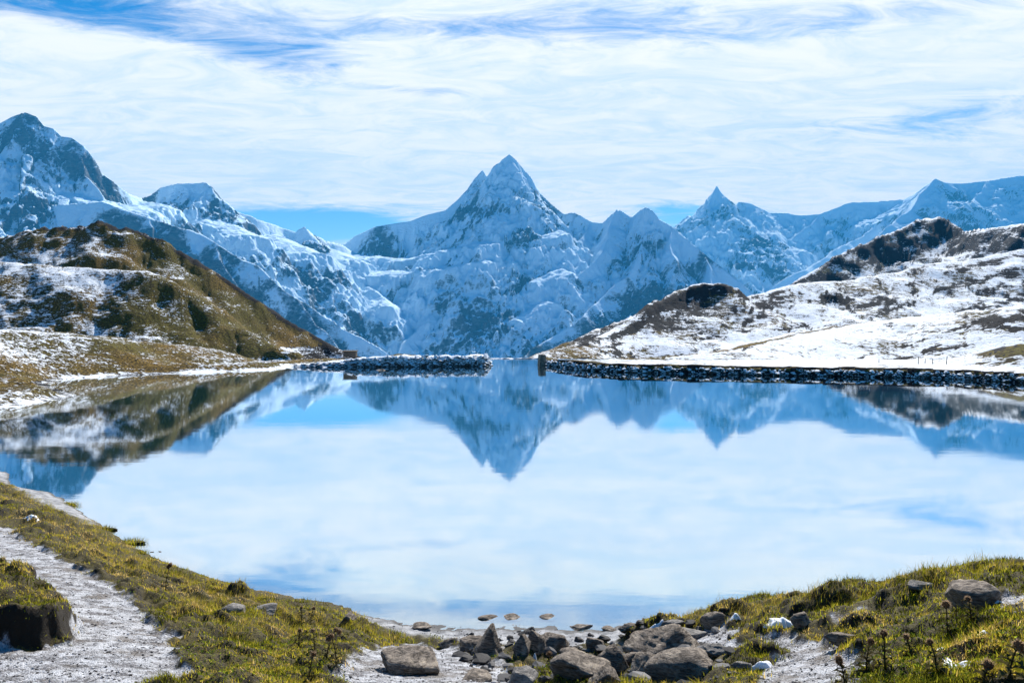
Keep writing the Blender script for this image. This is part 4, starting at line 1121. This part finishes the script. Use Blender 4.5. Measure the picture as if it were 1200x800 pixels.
# ------------------------------------------------------------------ dams, pier, weir, hut, posts
def wall_stones(line_, h, back_, n, seed, size):
    g = np.random.default_rng(seed)
    seg = np.array(line_)
    dl = np.hypot(*(seg[1:] - seg[:-1]).T); cum = np.r_[0, np.cumsum(dl)]
    s = g.random(n) * cum[-1]
    i = np.clip(np.searchsorted(cum, s) - 1, 0, len(dl) - 1)
    f = (s - cum[i]) / dl[i]
    p0 = seg[i] + (seg[i + 1] - seg[i]) * f[:, None]
    d = (seg[i + 1] - seg[i]) / dl[i][:, None]
    nrm = np.stack([d[:, 1], -d[:, 0]], 1)           # towards the water
    hh = g.random(n) * 1.08
    off = (0.35 - back_ * hh)[:, None] * nrm + g.normal(size=(n, 2)) * .12
    loc = np.c_[p0 + off, hh * h * (1 + .22 * fbm(s / 3.5, s * 0, 3, .6, 8)) - .15]
    parts = []
    w_ = g.integers(0, 5, n)
    for v_ in range(5):
        m = w_ == v_
        V0, F0 = rock_verts(700 + v_ + seed, 2, (1, 1, .75), 9)
        r = size * (0.5 + 1.5 * g.random(m.sum()) ** 2.5)
        parts.append(many(V0, F0, loc[m], r[:, None] * g.uniform(.75, 1.25, (m.sum(), 3)), g.uniform(0, 6.28, m.sum())))
    return merge(parts)

def bank_core(line_, prof):
    seg = np.array(line_, float)
    pts = [seg[0]]
    for a, b in zip(seg[:-1], seg[1:]):
        m = max(2, int(np.hypot(*(b - a)) / 0.5))
        pts += [a + (b - a) * k / m for k in range(1, m + 1)]
    pts = np.array(pts)
    tg = np.gradient(pts, axis=0); tg /= np.linalg.norm(tg, axis=1)[:, None]
    nrm = np.stack([tg[:, 1], -tg[:, 0]], 1)
    V = np.stack([np.c_[pts + nrm * o_, z_ * (1 + .14 * fbm(np.arange(len(pts)) / 8.0, np.zeros(len(pts)), 3, .6, 8))] for o_, z_ in prof], 1)
    s = V.shape
    Vf = V.reshape(-1, 3)
    Vf = Vf + np.c_[fbm(Vf[:, 0] / 1.5, Vf[:, 1] / 1.5 + Vf[:, 2], 3, .5, 5) * .12, fbm(Vf[:, 0] / 1.5, Vf[:, 1] / 1.5 + Vf[:, 2], 3, .5, 6) * .12, fbm(Vf[:, 0] / 1.2, Vf[:, 1] / 1.2, 3, .5, 7) * .15]
    return Vf, grid_faces(s[0], s[1])

def dam(label, line_, h, wtop, slope, n, seed, size, turf=None, ramp=0.0):
    def low(V):
        if ramp:
            V[:, 2] *= 0.30 + 0.70 * smooth(V[:, 0] - line_[0][0], 0, ramp)
        return V
    root = empty('stone_dam', (line_[0][0], line_[0][1], 0))
    off = np.array([line_[0][0], line_[0][1], 0])
    V, Fa = bank_core(line_, [(0.4, -1.2), (0.25, 0), (0.25 - slope * .4, h * .4), (0.2 - slope * .8, h * .8), (-slope, h), (-slope - wtop * .5, h * 1.04), (-slope - wtop, h * .98), (-slope - wtop - 1.5, -1.5)])
    low(V)
    o = mesh_np('bank', V - off, Fa, turf or M_WALL, True, {'snow': 0.30 + 0.25 * fbm(V[:, 0] / 9, V[:, 1] / 9, 2, .5, 3) - .5 * smooth(V[:, 2], h * .8, h), 'rock': smooth(h * .7 - V[:, 2], 0, .3)}); o.parent = root
    V, Fa = wall_stones(line_, h * (.86 if turf else 1), slope, n, seed, size)
    low(V)
    o = mesh_np('stones', V - off, Fa, M_WALL, False); o.parent = root; o['kind'] = 'stuff'
    return tag(root, label, 'stone dam', 'stone dams on both sides of the outflow')
dam('long low dam of dark stones under snow, running left from the outflow', [(-44.0, 163.5), (-30, 164.0), (-15, 165.5), (-6.0, 166.3), (-5.0, 167.8), (-5.0, 175)], 2.05, 3.0, 0.9, 1000, 3, .62, None, 20.0)
dam('long low dam of dark stones with brown grass along its top, right of the outflow', [(6.6, 178), (6.6, 171.5), (14.0, 153.5), (22, 147.0), (43.5, 140.5), (60, 136.5), (72, 132.5), (78, 124), (86, 114)], 1.22, 1.6, 0.5, 1500, 4, .55, M_HILL)

bm = bmesh.new()
bmesh.ops.create_cube(bm, size=1.0)
bmesh.ops.subdivide_edges(bm, edges=bm.edges, cuts=9, use_grid_fill=True)
for v_ in bm.verts:
    c_ = v_.co
    tap = 1 - 0.16 * (c_.z + .5)
    nn = float(perlin(np.array([c_.x * 5 + c_.z * 3]), np.array([c_.y * 5 + c_.z * 6]), 9)[0])
    v_.co = (c_.x * 1.35 * tap + .07 * nn, c_.y * 2.2 * tap + .07 * nn, c_.z * 2.5 + .06 * nn)
me = bpy.data.meshes.new('stone_pier'); bm.to_mesh(me); bm.free(); me.materials.append(M_ROCK)
pier = bpy.data.objects.new('stone_pier', me); COL.objects.link(pier); pier.location = (6.25, 170.2, 1.0); pier.rotation_euler = (0, .04, .2)
tag(pier, 'dark block shaped pier at the left end of the right dam', 'pier')

M_SILL = rock_material('weir_concrete', (0.3, 0.3, 0.3), (0.5, 0.5, 0.5), (0.6, 0.6, 0.6), (0.45, 0.45, 0.43), True)
V, Fa = bank_core([(-6.5, 196.2), (7.2, 196.2)], [(0.3, -1.0), (0.28, .06), (0.2, .13), (-.5, .14), (-.62, .08), (-.62, -2.0)])
sill = mesh_np('weir_sill', V, Fa, M_SILL, True)
tag(sill, 'thin snowy sill where the lake runs out between the two dams', 'weir')

def box(bm_, x0, x1, y0, y1, z0, z1):
    r_ = bmesh.ops.create_cube(bm_, size=1.0)
    for v_ in r_['verts']:
        v_.co = ((x0 + x1) / 2 + v_.co.x * (x1 - x0), (y0 + y1) / 2 + v_.co.y * (y1 - y0), (z0 + z1) / 2 + v_.co.z * (z1 - z0))
def bobj(name, fn, mat, parent=None, loc=(0, 0, 0)):
    b = bmesh.new(); fn(b)
    me_ = bpy.data.meshes.new(name); b.to_mesh(me_); b.free(); me_.materials.append(mat)
    o = bpy.data.objects.new(name, me_); COL.objects.link(o); o.location = loc
    if parent: o.parent = parent
    return o
M_WOOD, t, out = material('weathered_wood')
wn = t.noise(t.scale(pos(t), (1, 1, 6)), 3.0, 5, .6)
principled(t, out, t.mix(t.ss(wn, .35, .65), (0.045, 0.036, 0.028), (0.13, 0.11, 0.09)), .85, wn, .5, .02)
hut = tag(empty('hut', (-34.0, 170.5, 2.35)), 'tiny low grey hut behind the left dam at the foot of the brown slope', 'hut')
bobj('wall', lambda b: box(b, -1.3, 1.3, -.9, .9, -.6, .55), M_WOOD, hut)
def roof_(b):
    box(b, -1.5, 1.5, -1.15, 1.15, .553, .66)
    for v_ in b.verts:
        v_.co.z += .10 * (v_.co.y + 1.15) / 2.3
bobj('roof', roof_, M_WOOD, hut)
bobj('door', lambda b: box(b, .3, .95, -.945, -.903, -.6, .5), M_WOOD, hut)
post_me = None
for i, (px, Yp, hp) in enumerate(((1076, 147, 1.2), (1084, 149, .9), (1093, 147, 1.0), (1109, 146, 1.5), (1030, 150, .8))):
    base = P3(px, 427.5, Yp)
    def pf(b):
        bmesh.ops.create_cone(b, cap_ends=True, segments=7, radius1=.085, radius2=.065, depth=hp + .8, matrix=Matrix.Translation((0, 0, hp / 2 - .4)))
    o = bobj('fence_post', pf, M_WOOD, None, (base[0], Yp, 1.55))
    o.rotation_euler = (rnd.uniform(-.06, .06), rnd.uniform(-.08, .08), 0)
    tag(o, ('thin wooden post on the right dam, leftmost of the close group', 'short thin post second from the left in the close group on the right dam', 'thin post second from the right in the close group on the right dam',
            'tallest thin post, right end of the close group on the right dam', 'lone short post on the right dam, left of the close group')[i], 'post', 'thin posts on the right dam')

# ------------------------------------------------------------------ air
M_HAZE, t, out = material('haze')
pv = t.n('ShaderNodeVolumePrincipled', ins={'Color': (0.06, 0.49, 1.0, 1), 'Density': 3.7e-5, 'Anisotropy': 0.0, 'Absorption Color': (0, 0, 0, 1)})
t.put(out.inputs['Volume'], pv.outputs[0])
bm = bmesh.new()
bmesh.ops.create_cube(bm, size=1.0)
for v_ in bm.verts:
    v_.co = (40000 * v_.co.x, -2500 + (v_.co.y + .5) * 18500, -902 + (v_.co.z + .5) * (902 + 2900))
me = bpy.data.meshes.new('haze'); bm.to_mesh(me); bm.free()
me.materials.append(M_HAZE)
hz = bpy.data.objects.new('haze', me); COL.objects.link(hz)
hz['kind'] = 'stuff'
